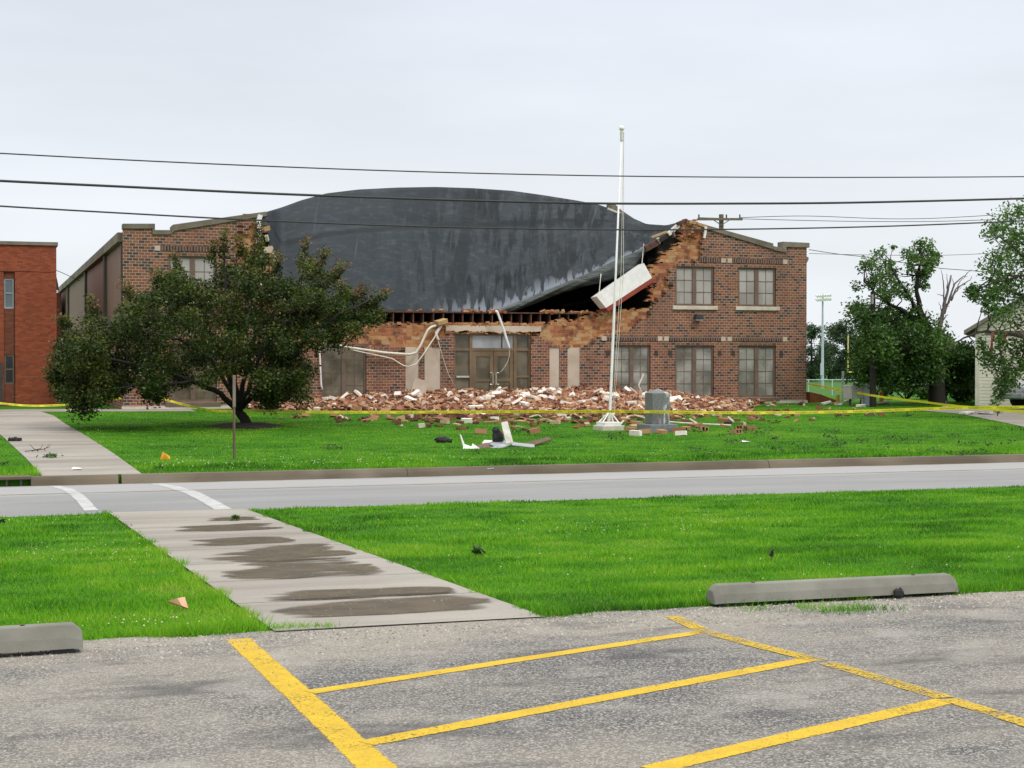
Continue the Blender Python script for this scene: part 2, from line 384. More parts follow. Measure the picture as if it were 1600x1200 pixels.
def road_mat():
    k = NT('road_asphalt')
    c = k.mix(k.rng(k.noise(0.9, 5.0, stretch=(0.25, 1.5, 1)), 0.35, 0.65), (0.222, 0.22, 0.22), (0.29, 0.287, 0.284))
    v = k.n('ShaderNodeTexVoronoi'); v.inputs['Scale'].default_value = 45.0; k.l(k.tc.outputs['Object'], v.inputs['Vector'])
    c = k.mix(k.rng(v.outputs['Distance'], 0.2, 0.7, 0, 0.35), c, (0.13, 0.135, 0.145))
    s = k.n('ShaderNodeSeparateXYZ'); k.l(k.tc.outputs['Object'], s.inputs[0])
    # the travelled half by the far kerb is paler, the grit along the gutter tan
    c = k.mix(k.rng(s.outputs[1], 25.5, 26.2, 0, 0.5), c, (0.40, 0.398, 0.39))
    c = k.mix(k.math('MULTIPLY', k.rng(s.outputs[1], 28.3, 28.9), k.rng(k.noise(1.2, 4), 0.4, 0.6)), c, (0.19, 0.16, 0.12))
    k.color(c); k.rough(0.75); k.bump(v.outputs['Distance'], 0.4, 0.006); return k.m
M['road'] = road_mat()
RDZ = 0.0
strip_sheet('road', [(Y_RN - 0.05, -0.567), (Y_RC, -0.565), (Y_RC + 1.5, -0.59), (Y_RF + 0.03, -0.66)], -160, 220, M['road'])
def rz(y): return float(np.interp(y, [Y_RN, Y_RC, Y_RC + 1.5, Y_RF], [-0.565, -0.565, -0.59, -0.66]))
def kerb_mat():
    k = NT('kerb_concrete')
    s = k.n('ShaderNodeSeparateXYZ'); k.l(k.tc.outputs['Object'], s.inputs[0])
    c = k.mix(k.rng(k.noise(1.4, 5.0, stretch=(0.4, 1, 1)), 0.35, 0.65), (0.165, 0.135, 0.095), (0.095, 0.077, 0.052))
    c = k.mix(k.rng(k.noise(0.35, 3.0), 0.6, 0.72, 0, 0.5), c, (0.28, 0.25, 0.21))
    j = k.math('LESS_THAN', k.math('FRACT', k.math('DIVIDE', s.outputs[0], 7.6)), 0.003)
    c = k.mix(j, c, (0.06, 0.05, 0.04))
    k.color(c); k.rough(0.9); k.bump(k.noise(30, 4), 0.5, 0.01); return k.m
M['kerb'] = kerb_mat()
g0 = on_ground(48, 746); XD = g0.x           # the drain inlet ends here
kb = MB()
zk = -0.655
prof = [(Y_RF - 0.02, zk - 0.1), (Y_RF - 0.02, zk), (Y_RF + 0.02, zk + 0.09), (Y_RF + 0.06, -0.505), (Y_KB + 0.02, -0.496), (Y_KB + 0.02, -0.62)]
for xa, xb in ((-60, XD - 2.2), (XD, on_ground(184, 746).x), (on_ground(184, 746).x + 0.06, 220)):
    n = len(prof)
    kb.add([(xa, y, z) for y, z in prof] + [(xb, y, z) for y, z in prof], [(i, i + n, i + n + 1, i + 1) for i in range(n - 1)] + [tuple(range(n)), tuple(range(2*n - 1, n - 1, -1))])
tag(kb.build('kerb', M['kerb']), kind='structure')
dr = thing('storm_drain', 'dark storm drain inlet in the far kerb at the foot of the path', 'drain')
MB().box((XD - 2.2, Y_RF + 0.01, -0.545), (XD, Y_KB + 0.3, -0.49)).build('top_slab', M['kerb'], dr, bevel=0.01)
MB().box((XD - 2.2, Y_RF + 0.2, -0.72), (XD, Y_RF + 0.22, -0.545)).build('opening', M['dark_metal'], dr)  # dark plate put in for the shade inside the inlet
for i in range(9): MB().box((XD - 2.1 + i*0.24, Y_RF + 0.04, -0.66), (XD - 2.07 + i*0.24, Y_RF + 0.06, -0.545)).build('bar', M['dark_metal'], dr)

def path_mat(name, step):
    k = NT(name)
    c = k.mix(k.rng(k.noise(0.8, 5.0, stretch=(0.5, 1.5, 1)), 0.35, 0.65), (0.375, 0.345, 0.30), (0.28, 0.252, 0.215))
    c = k.mix(k.rng(k.noise(90, 2.0), 0.3, 0.7, 0, 0.35), c, (0.12, 0.105, 0.09))
    s = k.n('ShaderNodeSeparateXYZ'); k.l(k.tc.outputs['Object'], s.inputs[0])
    f = k.math('FRACT', k.math('DIVIDE', k.math('ADD', s.outputs[1], k.math('MULTIPLY', s.outputs[0], 0.02)), step))
    c = k.mix(k.math('LESS_THAN', f, 0.016), c, (0.05, 0.045, 0.04))
    c = k.mix(k.rng(k.noise(0.6, 4.0, stretch=(0.3, 2, 1)), 0.52, 0.68, 0, 0.5), c, (0.17, 0.145, 0.12))
    k.color(c); k.rough(k.rng(k.noise(1.0, 3), 0.4, 0.6, 0.5, 0.85)); k.bump(k.noise(60, 3), 0.3, 0.004); return k.m
M['walk'] = path_mat('sidewalk_concrete', 1.5); M['path'] = path_mat('path_concrete', 2.4)
# near walkway: runs square to the road
wl = lambda y: float(np.interp(y, [10.5, 22.4], [1.84, 1.66])); wr = lambda y: float(np.interp(y, [10.5, 22.4], [3.74, 3.52]))
wk = MB(); yy = np.linspace(10.45, 22.42, 9)
wk.add([p for y in yy for p in ((wl(y), y, gz(y) + 0.014), (wr(y), y, gz(y) + 0.014))], [(2*i, 2*i+1, 2*i+3, 2*i+2) for i in range(8)])
tag(wk.build('walkway', M['walk']), kind='structure')
# path beyond the road, up to the buildings, and the branch along the school
def path_sheet(name, left, right, mat, lift=0.012):
    n = len(left); m = MB(); vs = []
    K = 8
    for a, b in zip(left, right):
        for j in range(K + 1):
            p = a.lerp(b, j / K); vs.append((p.x, p.y, gz(p.y) + lift))
    m.add(vs, [(i*(K+1) + j, i*(K+1) + j + 1, (i+1)*(K+1) + j + 1, (i+1)*(K+1) + j) for i in range(n-1) for j in range(K)])
    o = m.build(name, mat); return tag(o, kind='structure')
G = on_ground
def dense(pts, n=6):
    out = []
    for a, b in zip(pts[:-1], pts[1:]): out += [a.lerp(b, i / n) for i in range(n)]
    return out + [pts[-1]]
PL = [Vector((G(66, 745).x, Y_KB, 0)), G(40, 716), G(12, 690), G(-12, 668), G(-32, 652), G(-45, 643)]
PR = [Vector((G(222, 742).x, Y_KB, 0)), G(176, 708), G(132, 680), G(104, 664), G(84, 650), G(62, 643)]
path_sheet('path', dense(PL), dense(PR), M['path'])
a = G(62, 643); bx = at_y(300, 636, 54.3)
path_sheet('footpath', dense([Vector((a.x - 14, a.y - 0.2, 0)), Vector((a.x, a.y - 0.2, 0)), Vector((bx.x, 53.2, 0))]), dense([Vector((a.x - 14, 56.5, 0)), Vector((a.x, 56.5, 0)), Vector((bx.x, 54.9, 0))]), M['path'], 0.008)
DL = [G(1440, 642), G(1500, 647), G(1570, 661), G(1640, 676)]
DR = [G(1480, 640), G(1530, 640), G(1610, 641), G(1700, 643)]
path_sheet('driveway', dense(DL), dense(DR), M['path'], 0.014)

# painted markings
def paint_mat(name, c1, c2, wear):
    k = NT(name)
    e = k.attr('tint')
    n = k.math('ADD', k.math('MULTIPLY', k.noise(55.0, 4.0, 0.75), 1.5), k.math('MULTIPLY', k.noise(2.2, 4.0), 0.75))
    a = k.rng(k.math('ADD', n, k.math('MULTIPLY', e, -0.34)), wear, wear + 0.06, 1.0, 0.0)
    pv = k.n('ShaderNodeTexVoronoi'); pv.inputs['Scale'].default_value = 70.0; k.l(k.tc.outputs['Object'], pv.inputs['Vector'])
    k.color(k.mix(k.rng(pv.outputs['Distance'], .35, .75, 0, .28), k.mix(k.rng(k.noise(6, 5), .35, .65), c1, c2), tuple(x * .45 for x in c2))); k.rough(0.75); k.bump(k.noise(80, 3), 0.6, 0.005)
    tr = k.n('ShaderNodeBsdfTransparent'); mx = k.n('ShaderNodeMixShader')
    k.l(a, mx.inputs[0]); k.l(tr.outputs[0], mx.inputs[1]); k.l(k.p.outputs[0], mx.inputs[2]); k.l(mx.outputs[0], k.out.inputs[0])
    return k.m
M['yellow'] = paint_mat('yellow_paint', (0.66, 0.435, 0.006), (0.54, 0.35, 0.008), 0.98)
M['yellow_worn'] = paint_mat('worn_yellow_paint', (0.62, 0.41, 0.012), (0.50, 0.33, 0.02), 0.84)
M['whitep'] = paint_mat('white_paint', (0.54, 0.54, 0.54), (0.43, 0.43, 0.43), 1.0)
def stripes(name, segs, mat, zf, lift=0.004):
    vs, fs, tint = [], [], []
    for pts, w in segs:
        o = len(vs); P = []
        for a, b in zip(pts[:-1], pts[1:]):
            L = (b - a).length; n = max(2, int(L / 0.12)); P += [a.lerp(b, i / n) for i in range(n)]
        P.append(pts[-1]); 
        for i, p in enumerate(P):
            d = (P[min(i+1, len(P)-1)] - P[max(i-1, 0)]); d.z = 0; d.normalize(); nrm = Vector((-d.y, d.x, 0))
            for s, t in ((-1.08, -0.4), (-0.86, 0.9), (0.86, 0.9), (1.08, -0.4)):
                q = p + nrm * (s * w / 2); vs.append((q.x, q.y, zf(q.y) + lift)); tint.append(t)
        for i in range(len(P) - 1):
            for k in range(3): fs.append((o + 4*i + k, o + 4*i + k + 1, o + 4*i + k + 5, o + 4*i + k + 4))
    o = MB().add(vs, fs).build(name, mat)
    at = o.data.attributes.new('tint', 'FLOAT', 'POINT'); at.data.foreach_set('value', np.array(tint, dtype=np.float32))
    return tag(o, kind='structure')
lotz = lambda y: gz(y) + 0.006
stripes('parking_stripe', [([G(372, 1000), G(470, 1090), G(592, 1205), G(712, 1310)], 0.165)], M['yellow'], lotz, .0015)
stripes('parking_stripe', [([G(484, 1084), G(790, 1036), G(1098, 989)], 0.118), ([G(572, 1164), G(900, 1101), G(1266, 1032)], 0.128),
                          ([G(1018, 1205), G(1246, 1151), G(1478, 1097)], 0.14)], M['yellow'], lotz, 0.003)
stripes('parking_stripe', [([G(1050, 965), G(1100, 988), G(1180, 1010), G(1282, 1035)], 0.125), ([G(1291, 1038), G(1390, 1067), G(1476, 1093)], 0.13),
                          ([G(1482, 1095), G(1600, 1132), G(1700, 1163)], 0.12)], M['yellow_worn'], lotz, 0.0045)
def on_road(px, py):
    d = ray(px, py); lo, hi = 15, 45
    for _ in range(40):
        m = (lo + hi) / 2; q = CP + d * m
        if q.z <= rz(q.y): hi = m
        else: lo = m
    return CP + d * hi
stripes('crosswalk_line', [([on_road(84, 759.5), on_road(106, 765), on_road(118, 772), on_road(130, 783), on_road(143, 798)], 0.20),
                           ([on_road(244, 756), on_road(280, 764), on_road(302, 771), on_road(326, 783), on_road(354, 799)], 0.25)], M['whitep'], lambda y: rz(y))
M['faded'] = paint_mat('faded_yellow_paint', (0.32, 0.26, 0.15), (0.25, 0.21, 0.14), 0.90)
stripes('road_centre_line', [([Vector((-30, 26.1, 0)), Vector((70, 26.1, 0))], 0.12)], M['faded'], rz)

# wet patches on the slabs
def wet_mat():
    k = NT('wet_stain')
    e = k.attr('tint'); a = k.rng(k.math('ADD', e, k.math('MULTIPLY', k.math('SUBTRACT', k.noise(1.7, 5.0, 0.55, stretch=(0.55, 1.7, 1)), 0.5), 3.3)), 0.30, 0.75)
    c = k.mix(k.rng(k.noise(4.0, 4.0), 0.4, 0.6), (0.062, 0.040, 0.010), (0.10, 0.067, 0.022))
    w = k.n('ShaderNodeTexVoronoi'); w.inputs['Scale'].default_value = 16.0; k.l(k.tc.outputs['Object'], w.inputs['Vector'])
    c = k.mix(k.math('LESS_THAN', w.outputs['Distance'], 0.12), c, (0.45, 0.42, 0.36))
    k.color(c); k.rough(0.33); k.p.inputs['Specular IOR Level'].default_value = 0.2
    tr = k.n('ShaderNodeBsdfTransparent'); mx = k.n('ShaderNodeMixShader')
    k.l(k.math('MULTIPLY', a, 0.93), mx.inputs[0]); k.l(tr.outputs[0], mx.inputs[1]); k.l(k.p.outputs[0], mx.inputs[2]); k.l(mx.outputs[0], k.out.inputs[0])
    return k.m
M['wet'] = wet_mat()
def puddle(px0, px1, py0, py1, skew=0.0):
    a, b = G(px0, (py0 + py1) / 2), G(px1, (py0 + py1) / 2); y0, y1 = G((px0+px1)/2, py1).y, G((px0+px1)/2, py0).y
    x0, x1 = max(a.x, wl(y0) + 0.1), min(b.x, wr(y0) - 0.04); nx, ny = 24, 9
    vs, tint = [], []
    for j in range(ny + 1):
        for i in range(nx + 1):
            u, v = i / nx, j / ny
            y = y0 - 0.08 + (y1 - y0 + 0.16) * v
            vs.append((x0 + (x1 - x0) * u, y, gz(y) + 0.018)); 
            taper = min(1, u * 2.6) * min(1, (1 - u) * 5)
            tint.append(taper ** 0.5 * 1.0 - max(0, 2 * v - 1 - skew * (u - .5) * .8) ** 1.6 * 1.3 - max(0, 1 - 2 * v) ** 6 * 1.2)
    o = MB().add(vs, [(j*(nx+1)+i, j*(nx+1)+i+1, (j+1)*(nx+1)+i+1, (j+1)*(nx+1)+i) for j in range(ny) for i in range(nx)]).build('puddle', M['wet'])
    at = o.data.attributes.new('tint', 'FLOAT', 'POINT'); at.data.foreach_set('value', np.array(tint, dtype=np.float32)); tag(o, kind='structure')
puddle(312, 408, 809, 815); puddle(262, 445, 820, 832); puddle(285, 462, 838, 853)
puddle(296, 560, 855, 880, 1.0); puddle(330, 606, 877, 908, 0.8); puddle(385, 725, 921, 938, 0.5); puddle(408, 790, 935, 963, 0.4)

# ------------------------------------------------------------------ grass
def in_poly(px, py, poly):
    c = False; n = len(poly)
    for i in range(n):
        x1, y1 = poly[i]; x2, y2 = poly[(i+1) % n]
        if (y1 > py) != (y2 > py) and px < (x2 - x1) * (py - y1) / (y2 - y1 + 1e-12) + x1: c = not c
    return c
def pin(P, poly):
    c = np.zeros(len(P), bool); n = len(poly)
    for i in range(n):
        x1, y1 = poly[i]; x2, y2 = poly[(i+1) % n]
        t = ((y1 > P[:,1]) != (y2 > P[:,1])) & (P[:,0] < (x2 - x1) * (P[:,1] - y1) / (y2 - y1 + 1e-12) + x1); c ^= t
    return c
k = NT('grass_blade')
gc = k.ramp(k.attr('tint'), [(0.0, (0.018, 0.08, 0.004)), (0.25, (0.064, 0.225, 0.008)), (0.55, (0.14, 0.395, 0.012)), (0.9, (0.28, 0.52, 0.022)), (1.0, (0.42, 0.38, 0.11))])
k.color(gc); k.rough(0.55); k.p.inputs['Specular IOR Level'].default_value = 0.25
tr_ = k.n('ShaderNodeBsdfTranslucent'); k.l(gc, tr_.inputs[0]); mx_ = k.n('ShaderNodeMixShader'); mx_.inputs[0].default_value = 0.4
k.l(k.p.outputs[0], mx_.inputs[1]); k.l(tr_.outputs[0], mx_.inputs[2]); k.l(mx_.outputs[0], k.out.inputs[0])
M['grass'] = k.m
def vnoise(x, y, f, seed):
    r = np.random.default_rng(seed); T = r.random((64, 64))
    X, Y = x * f, y * f; xi, yi = np.floor(X).astype(int), np.floor(Y).astype(int); fx, fy = X - xi, Y - yi
    fx, fy = fx*fx*(3-2*fx), fy*fy*(3-2*fy)
    g = lambda a, b: T[a % 64, b % 64]
    return (g(xi,yi)*(1-fx) + g(xi+1,yi)*fx)*(1-fy) + (g(xi,yi+1)*(1-fx) + g(xi+1,yi+1)*fx)*fy
def blades(name, XY, h, w, lean, tint_shift=0.0, zlift=0.0):
    n = len(XY); z = np.interp(XY[:,1], PROF_Y, PROF_Z) + zlift
    a = NR.uniform(0, 2*np.pi, n); hh = h * NR.uniform(0.55, 1.35, n); ww = w * NR.uniform(0.7, 1.3, n)
    l = NR.normal(0, lean, (n, 2)) * hh[:, None]
    B = np.stack([XY[:,0], XY[:,1], z - 0.01], 1); dx = np.stack([np.cos(a) * ww, np.sin(a) * ww, np.zeros(n)], 1)
    T = B.copy(); T[:, :2] += l; T[:, 2] += hh
    P = np.stack([B - dx, B + dx, T], 1)
    t = 0.55 * vnoise(XY[:,0], XY[:,1], 0.5, 3) + 0.55 * vnoise(XY[:,0], XY[:,1] * 1.4, 2.1, 4) + NR.normal(-0.03, 0.15, n) + tint_shift
    t = np.clip(t, 0, 0.96); t[NR.random(n) < 0.012] = 1.0
    o = quads_mesh(name, P, M['grass'], tint=t); tag(o, kind='stuff'); return o
def sample(n, y0, y1, xf0, xf1, power):
    y = (NR.random(n) * (y1 ** (1 - power) - y0 ** (1 - power)) + y0 ** (1 - power)) ** (1 / (1 - power))
    x = xf0(y) + NR.random(n) * (xf1(y) - xf0(y)); return np.stack([x, y], 1)
fl = lambda y: y * 0.055 - 2.6; fr = lambda y: y * 0.72 + 1.5        # a margin past both sides of the picture
fl = lambda y: -0.085 * y - 0.8; fr = lambda y: 1.0 * y * 0.74 + 1.5
XY = sample(430000, 10.46, 22.45, lambda y: np.full_like(y, -3.6), lambda y: y * 0.78 + 1.5, 1.7)
wig = 0.045 * np.sin(XY[:,1] * 5.1) + 0.03 * np.sin(XY[:,1] * 13.0)
wlx, wrx = np.interp(XY[:,1], [10.5, 22.4], [1.84, 1.66]), np.interp(XY[:,1], [10.5, 22.4], [3.74, 3.52])
XY = XY[(XY[:,0] < wlx + wig - 0.01) | (XY[:,0] > wrx + wig + 0.01)]
XY = XY[(XY[:,1] > Y_LOT + 0.05 * np.sin(XY[:,0] * 3.1) + 0.05 * np.sin(XY[:,0] * 7.7 + 1) - 0.03)]
XY = XY[XY[:,1] < 22.33 + 0.08 * vnoise(XY[:,0], XY[:,0] * 0 + 2, 2.0, 9)]
hm = 0.028 + 0.038 * vnoise(XY[:,0], XY[:,1], 1.4, 5) ** 2
wlx, wrx = np.interp(XY[:,1], [10.5, 22.4], [1.84, 1.66]), np.interp(XY[:,1], [10.5, 22.4], [3.74, 3.52])
edge_ = np.minimum(np.abs(XY[:,0] - wlx), np.abs(XY[:,0] - wrx)) < 0.14
hm = hm + 0.02 * edge_ + 0.03 * (XY[:,1] < 10.75)
blades('grass', XY, hm, 0.0042 * XY[:,1] / 10.5, 0.45)
# creeping tufts on the gravel by the wheel stop and at the corner of the walkway
tuft = []
for px, py, r, n in ((1328, 955, .17, 420), (1268, 951, .08, 90), (1345, 938, .06, 60), (505, 982, .07, 90), (440, 984, .10, 200), (880, 962, .12, 200), (1180, 955, .08, 50)):
    c0 = G(px, py); tuft.append(np.stack([NR.normal(c0.x, r, n), NR.normal(c0.y, r * .6, n)], 1))
blades('grass', np.concatenate(tuft), 0.05, 0.0045, 0.7, zlift=0.006)
# far lawn: shorter and seen at a grazing angle
XY = sample(330000, 29.14, 55.0, lambda y: -0.06 * y - 3, lambda y: y * 0.80 + 3, 1.9)
pathpoly = [(p.x, p.y) for p in dense(PL)] + [(p.x, p.y) for p in dense(PR)[::-1]]
drvpoly = [(p.x, p.y) for p in DL] + [(p.x, p.y) for p in DR[::-1]]
XY = XY[~pin(XY, pathpoly) & ~pin(XY, drvpoly)]
XY = XY[~((XY[:,1] > 53.1) & (XY[:,0] < bx.x))]
XY = XY[~((XY[:,1] > 53.0 - 0.04) & (XY[:,0] < a.x))]
far_h = 0.036 + 0.035 * (XY[:,1] < 31.0) * vnoise(XY[:,0], XY[:,1], 0.9, 6) * 2
blades('grass', XY, far_h, 0.0055 * XY[:,1] / 29 * 1.5, 0.5, tint_shift=-0.06 - .14 * (XY[:,1] < 30.8) * vnoise(XY[:,0], XY[:,1], .7, 8))
# clover heads and pale seed heads
def specks(name, n, pts, size, mat, h0, h1):
    P = np.concatenate(pts)[:, :2]; m = len(P); z = np.interp(P[:,1], PROF_Y, PROF_Z) + NR.uniform(h0, h1, m)
    c = np.stack([P[:,0], P[:,1], z], 1); s = size * NR.uniform(.6, 1.3, m)
    a = np.stack([s, 0*s, 0*s], 1); b = np.stack([0*s, s, s*0], 1); u = np.stack([0*s, 0*s, s], 1)
    T = np.concatenate([np.stack([c - a, c - b, c + u], 1), np.stack([c - b, c + a, c + u], 1), np.stack([c + a, c + b, c + u], 1), np.stack([c + b, c - a, c + u], 1)])
    o = quads_mesh(name, T, mat); tag(o, kind='stuff'); return o
M['clover'] = plain('clover_white', (0.55, 0.56, 0.38), (0.45, 0.5, 0.28), 9)
cl = []
for px, py, rx, ry, n in ((60, 815, 40, 6, 40), (150, 868, 70, 10, 90), (190, 985, 90, 8, 60), (1120, 822, 60, 9, 70), (930, 832, 90, 7, 70), (1180, 790, 120, 18, 50), (740, 830, 160, 12, 60), (900, 900, 300, 30, 60), (1400, 880, 200, 30, 30)):
    pts = []
    for _ in range(n):
        q = G(px + NR.normal(0, rx), py + NR.normal(0, ry))
        if 10.6 < q.y < 22.2 and not (wl(q.y) - .05 < q.x < wr(q.y) + .05): pts.append((q.x, q.y, 0))
    cl.append(np.array(pts[::2]))
specks('clover', 0, cl, 0.0075, M['clover'], 0.045, 0.075)
cl = []
for px, py, rx, ry, n in ((380, 727, 150, 4, 160), (700, 722, 250, 4, 110), (130, 672, 25, 4, 25), (1100, 712, 300, 5, 60), (500, 690, 200, 12, 40)):
    pts = []
    for _ in range(n):
        q = G(px + NR.normal(0, rx), py + NR.normal(0, ry))
        if 29.3 < q.y < 50 and not in_poly(q.x, q.y, pathpoly): pts.append((q.x, q.y, 0))
    cl.append(np.array(pts[::2]))
specks('clover', 0, cl, 0.013, M['clover'], 0.04, 0.08)

# loose gravel at the lot's edge
gr = []
for _ in range(5200):
    y = Y_LOT - abs(NR.normal(0, 0.5)) - 0.02; gr.append((NR.uniform(-2.5, 10.5), y))
gr = np.array(gr); gr = gr[(gr[:,0] < 1.8) | (gr[:,0] > 3.7) | (gr[:,1] < 10.4)]
m_ = len(gr); s = NR.uniform(.004, .012, m_); z = np.interp(gr[:,1], PROF_Y, PROF_Z) + 0.006
c = np.stack([gr[:,0], gr[:,1], z], 1); an = NR.uniform(0, 6.28, m_)
a1 = np.stack([np.cos(an)*s, np.sin(an)*s, 0*s], 1); b1 = np.stack([-np.sin(an)*s*.8, np.cos(an)*s*.8, 0*s], 1); u1 = np.stack([0*s, 0*s, s*.9], 1)
P4 = np.concatenate([np.stack([c-a1, c-b1, c+u1], 1), np.stack([c-b1, c+a1, c+u1], 1), np.stack([c+a1, c+b1, c+u1], 1), np.stack([c+b1, c-a1, c+u1], 1)])
kk = NT('gravel_stone'); kk.color(kk.ramp(kk.attr('tint'), [(0, (0.16, 0.15, 0.14)), (0.5, (0.33, 0.30, 0.26)), (1, (0.55, 0.50, 0.43))])); kk.rough(0.9)
tag(quads_mesh('gravel', P4, kk.m, tint=np.tile(NR.random(m_), 4)), kind='stuff')

# ------------------------------------------------------------------ the school
YF = 55.1
def fp(px, py, dy=0.0):
    p = at_y(px, py, YF + dy); return (p.x, p.z)
def fpoly(pts, dy=0.0): return [fp(x, y, dy) for x, y in pts]
school = thing('school_building', 'two storey red brick school whose front wall and dark arched roof have collapsed', 'school')
BW, BH = 0.203, 0.1
CW = BW / 2
def rect(px0, py0, px1, py1, snap=True):
    a, b = fp(px0, py1), fp(px1, py0)
    r = [a[0], a[1], b[0], b[1]]
    if snap:
        r = [round(r[0] / CW) * CW, round(r[1] / BH) * BH, round(r[2] / CW) * CW, round(r[3] / BH) * BH]
    return r                       # x0, z0, x1, z1
# ground floor windows share head and sill heights, upper windows likewise
def wrect(px0, px1, head, sill, ref_head, ref_sill):
    x0, x1 = fp(px0, 500)[0], fp(px1, 500)[0]
    return [round(x0 / CW) * CW, round(ref_sill / BH) * BH, round(x1 / CW) * CW, round(ref_head / BH) * BH]
hU, sU = fp(1086, 417)[1], fp(1086, 476.5)[1]
hL, sL = fp(1086, 541)[1], fp(1183, 619)[1]
W_UP = [wrect(1057, 1115, 0, 0, hU, sU), wrect(1153, 1212, 0, 0, hU, sU), wrect(262, 341, 0, 0, hU, sU)]
W_LO = [wrect(957, 1016, 0, 0, hL, sL), wrect(1057, 1115, 0, 0, hL, sL), wrect(1155, 1212, 0, 0, hL, sL), wrect(504, 572, 0, 0, hL, sL), wrect(262, 341, 0, 0, hL, sL)]
ENT = rect(711, 523, 831, 631)
PANELS = [rect(634, 541, 654, 630), rect(665, 541, 687, 630), rect(857, 541, 876, 630), rect(887, 541, 906, 630)]
OPEN = W_UP + W_LO + [ENT] + PANELS
outer_polys = [
    fpoly([(193,640),(193,356),(239,356),(241,364),(268,364),(270,358),(388,337),(394,346),(382,352),(378,366),(364,372),(360,392),(370,402),(364,430),(385,460),(420,500),(466,534),(500,541),(634,543),(634,640)]),
    fpoly([(630,640),(630,546),(684,546),(688,524),(712,518),(712,640)]),
    fpoly([(700,640),(700,538),(860,538),(860,640)]),
    fpoly([(830,640),(830,524),(850,526),(858,541),(906,541),(925,536),(950,526),(985,513),(1004,500),(1020,482),(1030,466),(1040,452),(1046,440),(1050,424),(1062,410),(1090,407),(1096,392),(1101,378),(1099,360),(1103,356),(1207,386),(1222,391),(1224,385),(1262,385),(1262,640)]),
]
inner_polys = [
    fpoly([(193,640),(193,367),(272,368),(385,343),(404,338),(410,350),(402,366),(412,388),(420,420),(428,450),(434,486),(440,506),(545,507),(700,506),(860,505),(860,500),(905,499),(914,495),(925,491),(934,490),(940,484),(1010,482),(1016,477),(1017,416),(1026,412),(1036,401),(1044,395),(1052,387),(1061,378),(1066,362),(1066,347),(1076,344),(1090,347),(1205,389),(1262,392),(1262,640)], 0.11),
]
def cell_wall(name, polys, y0, y1, mat, parent, jag=0.17, holes=OPEN, cw=CW, bh=BH, lim=None):
    allx = [p[0] for q in polys for p in q]; allz = [p[1] for q in polys for p in q]
    i0, i1 = int(math.floor(min(allx) / cw)), int(math.ceil(max(allx) / cw))
    j0, j1 = int(math.floor(min(allz) / bh)), int(math.ceil(max(allz) / bh))
    nx, nz = i1 - i0, j1 - j0
    I, J = np.meshgrid(np.arange(nx), np.arange(nz), indexing='ij')
    C = np.stack([(I.ravel() + i0 + 0.5) * cw, (J.ravel() + j0 + 0.5) * bh], 1)
    # break along whole bricks: both halves of a brick test at the brick's own shifted centre
    row = J.ravel() + j0; half = (I.ravel() + i0 + (row % 2)) // 2
    rr = np.random.default_rng(5); jx = rr.uniform(-jag, jag, 4096); jz = rr.uniform(-jag * .5, jag * .5, 4096)
    key = (half * 131 + row * 17) % 4096
    T = C.copy(); T[:, 0] = (half * 2 + 1 - (row % 2)) * cw + jx[key]; T[:, 1] += jz[key]
    nearend = (C[:, 0] < fp(345, 400)[0]) | (C[:, 0] > fp(1103, 400)[0]); T[nearend] = C[nearend]
    m = np.zeros(len(C), bool); edge = np.zeros(len(C), bool)
    for q in polys: m |= pin(T, q)
    m &= (C[:, 0] > XL0) & (C[:, 0] < XR0)
    for h in holes:
        m &= ~((C[:,0] > h[0]) & (C[:,0] < h[2]) & (C[:,1] > h[1]) & (C[:,1] < h[3]))
    m = m.reshape(nx, nz); mb = MB(); vid = {}
    def V(i, j, y):
        k_ = (i, j, y)
        if k_ not in vid:
            vid[k_] = len(mb.v); mb.v.append(((i + i0) * cw, y, (j + j0) * bh))
        return vid[k_]
    for i in range(nx):
        for j in range(nz):
            if not m[i, j]: continue
            mb.f.append((V(i,j,y0), V(i+1,j,y0), V(i+1,j+1,y0), V(i,j+1,y0)))
            for di, dj, e_ in ((-1,0,((i,j+1),(i,j))), (1,0,((i+1,j),(i+1,j+1))), (0,-1,((i,j),(i+1,j))), (0,1,((i+1,j+1),(i,j+1)))):
                a_, b_ = i + di, j + dj
                if not (0 <= a_ < nx and 0 <= b_ < nz) or not m[a_, b_]:
                    (p, q), (r, s_) = e_
                    mb.f.append((V(p,q,y0), V(p,q,y1), V(r,s_,y1), V(r,s_,y0)))
    return mb.build(name, mat, parent)
XL0 = round(fp(193, 500)[0] / CW) * CW; XR0 = round(fp(1262, 500)[0] / CW) * CW
cell_wall('brick_wall', outer_polys, YF, YF + 0.11, M['brick'], school)
cell_wall('inner_wall', inner_polys, YF + 0.11, YF + 0.34, M['tile'], school, jag=0.20, cw=0.0677, bh=0.05)['label'] = 'torn inner wall of orange clay tile'
ZB = gz(YF)
# foundation course
MB().box((XL0 - 0.04, YF - 0.04, ZB - 0.3), (XR0 + 0.04, YF + 0.3, fp(1240, 625.5)[1])).build('foundation', M['limestone'], school)

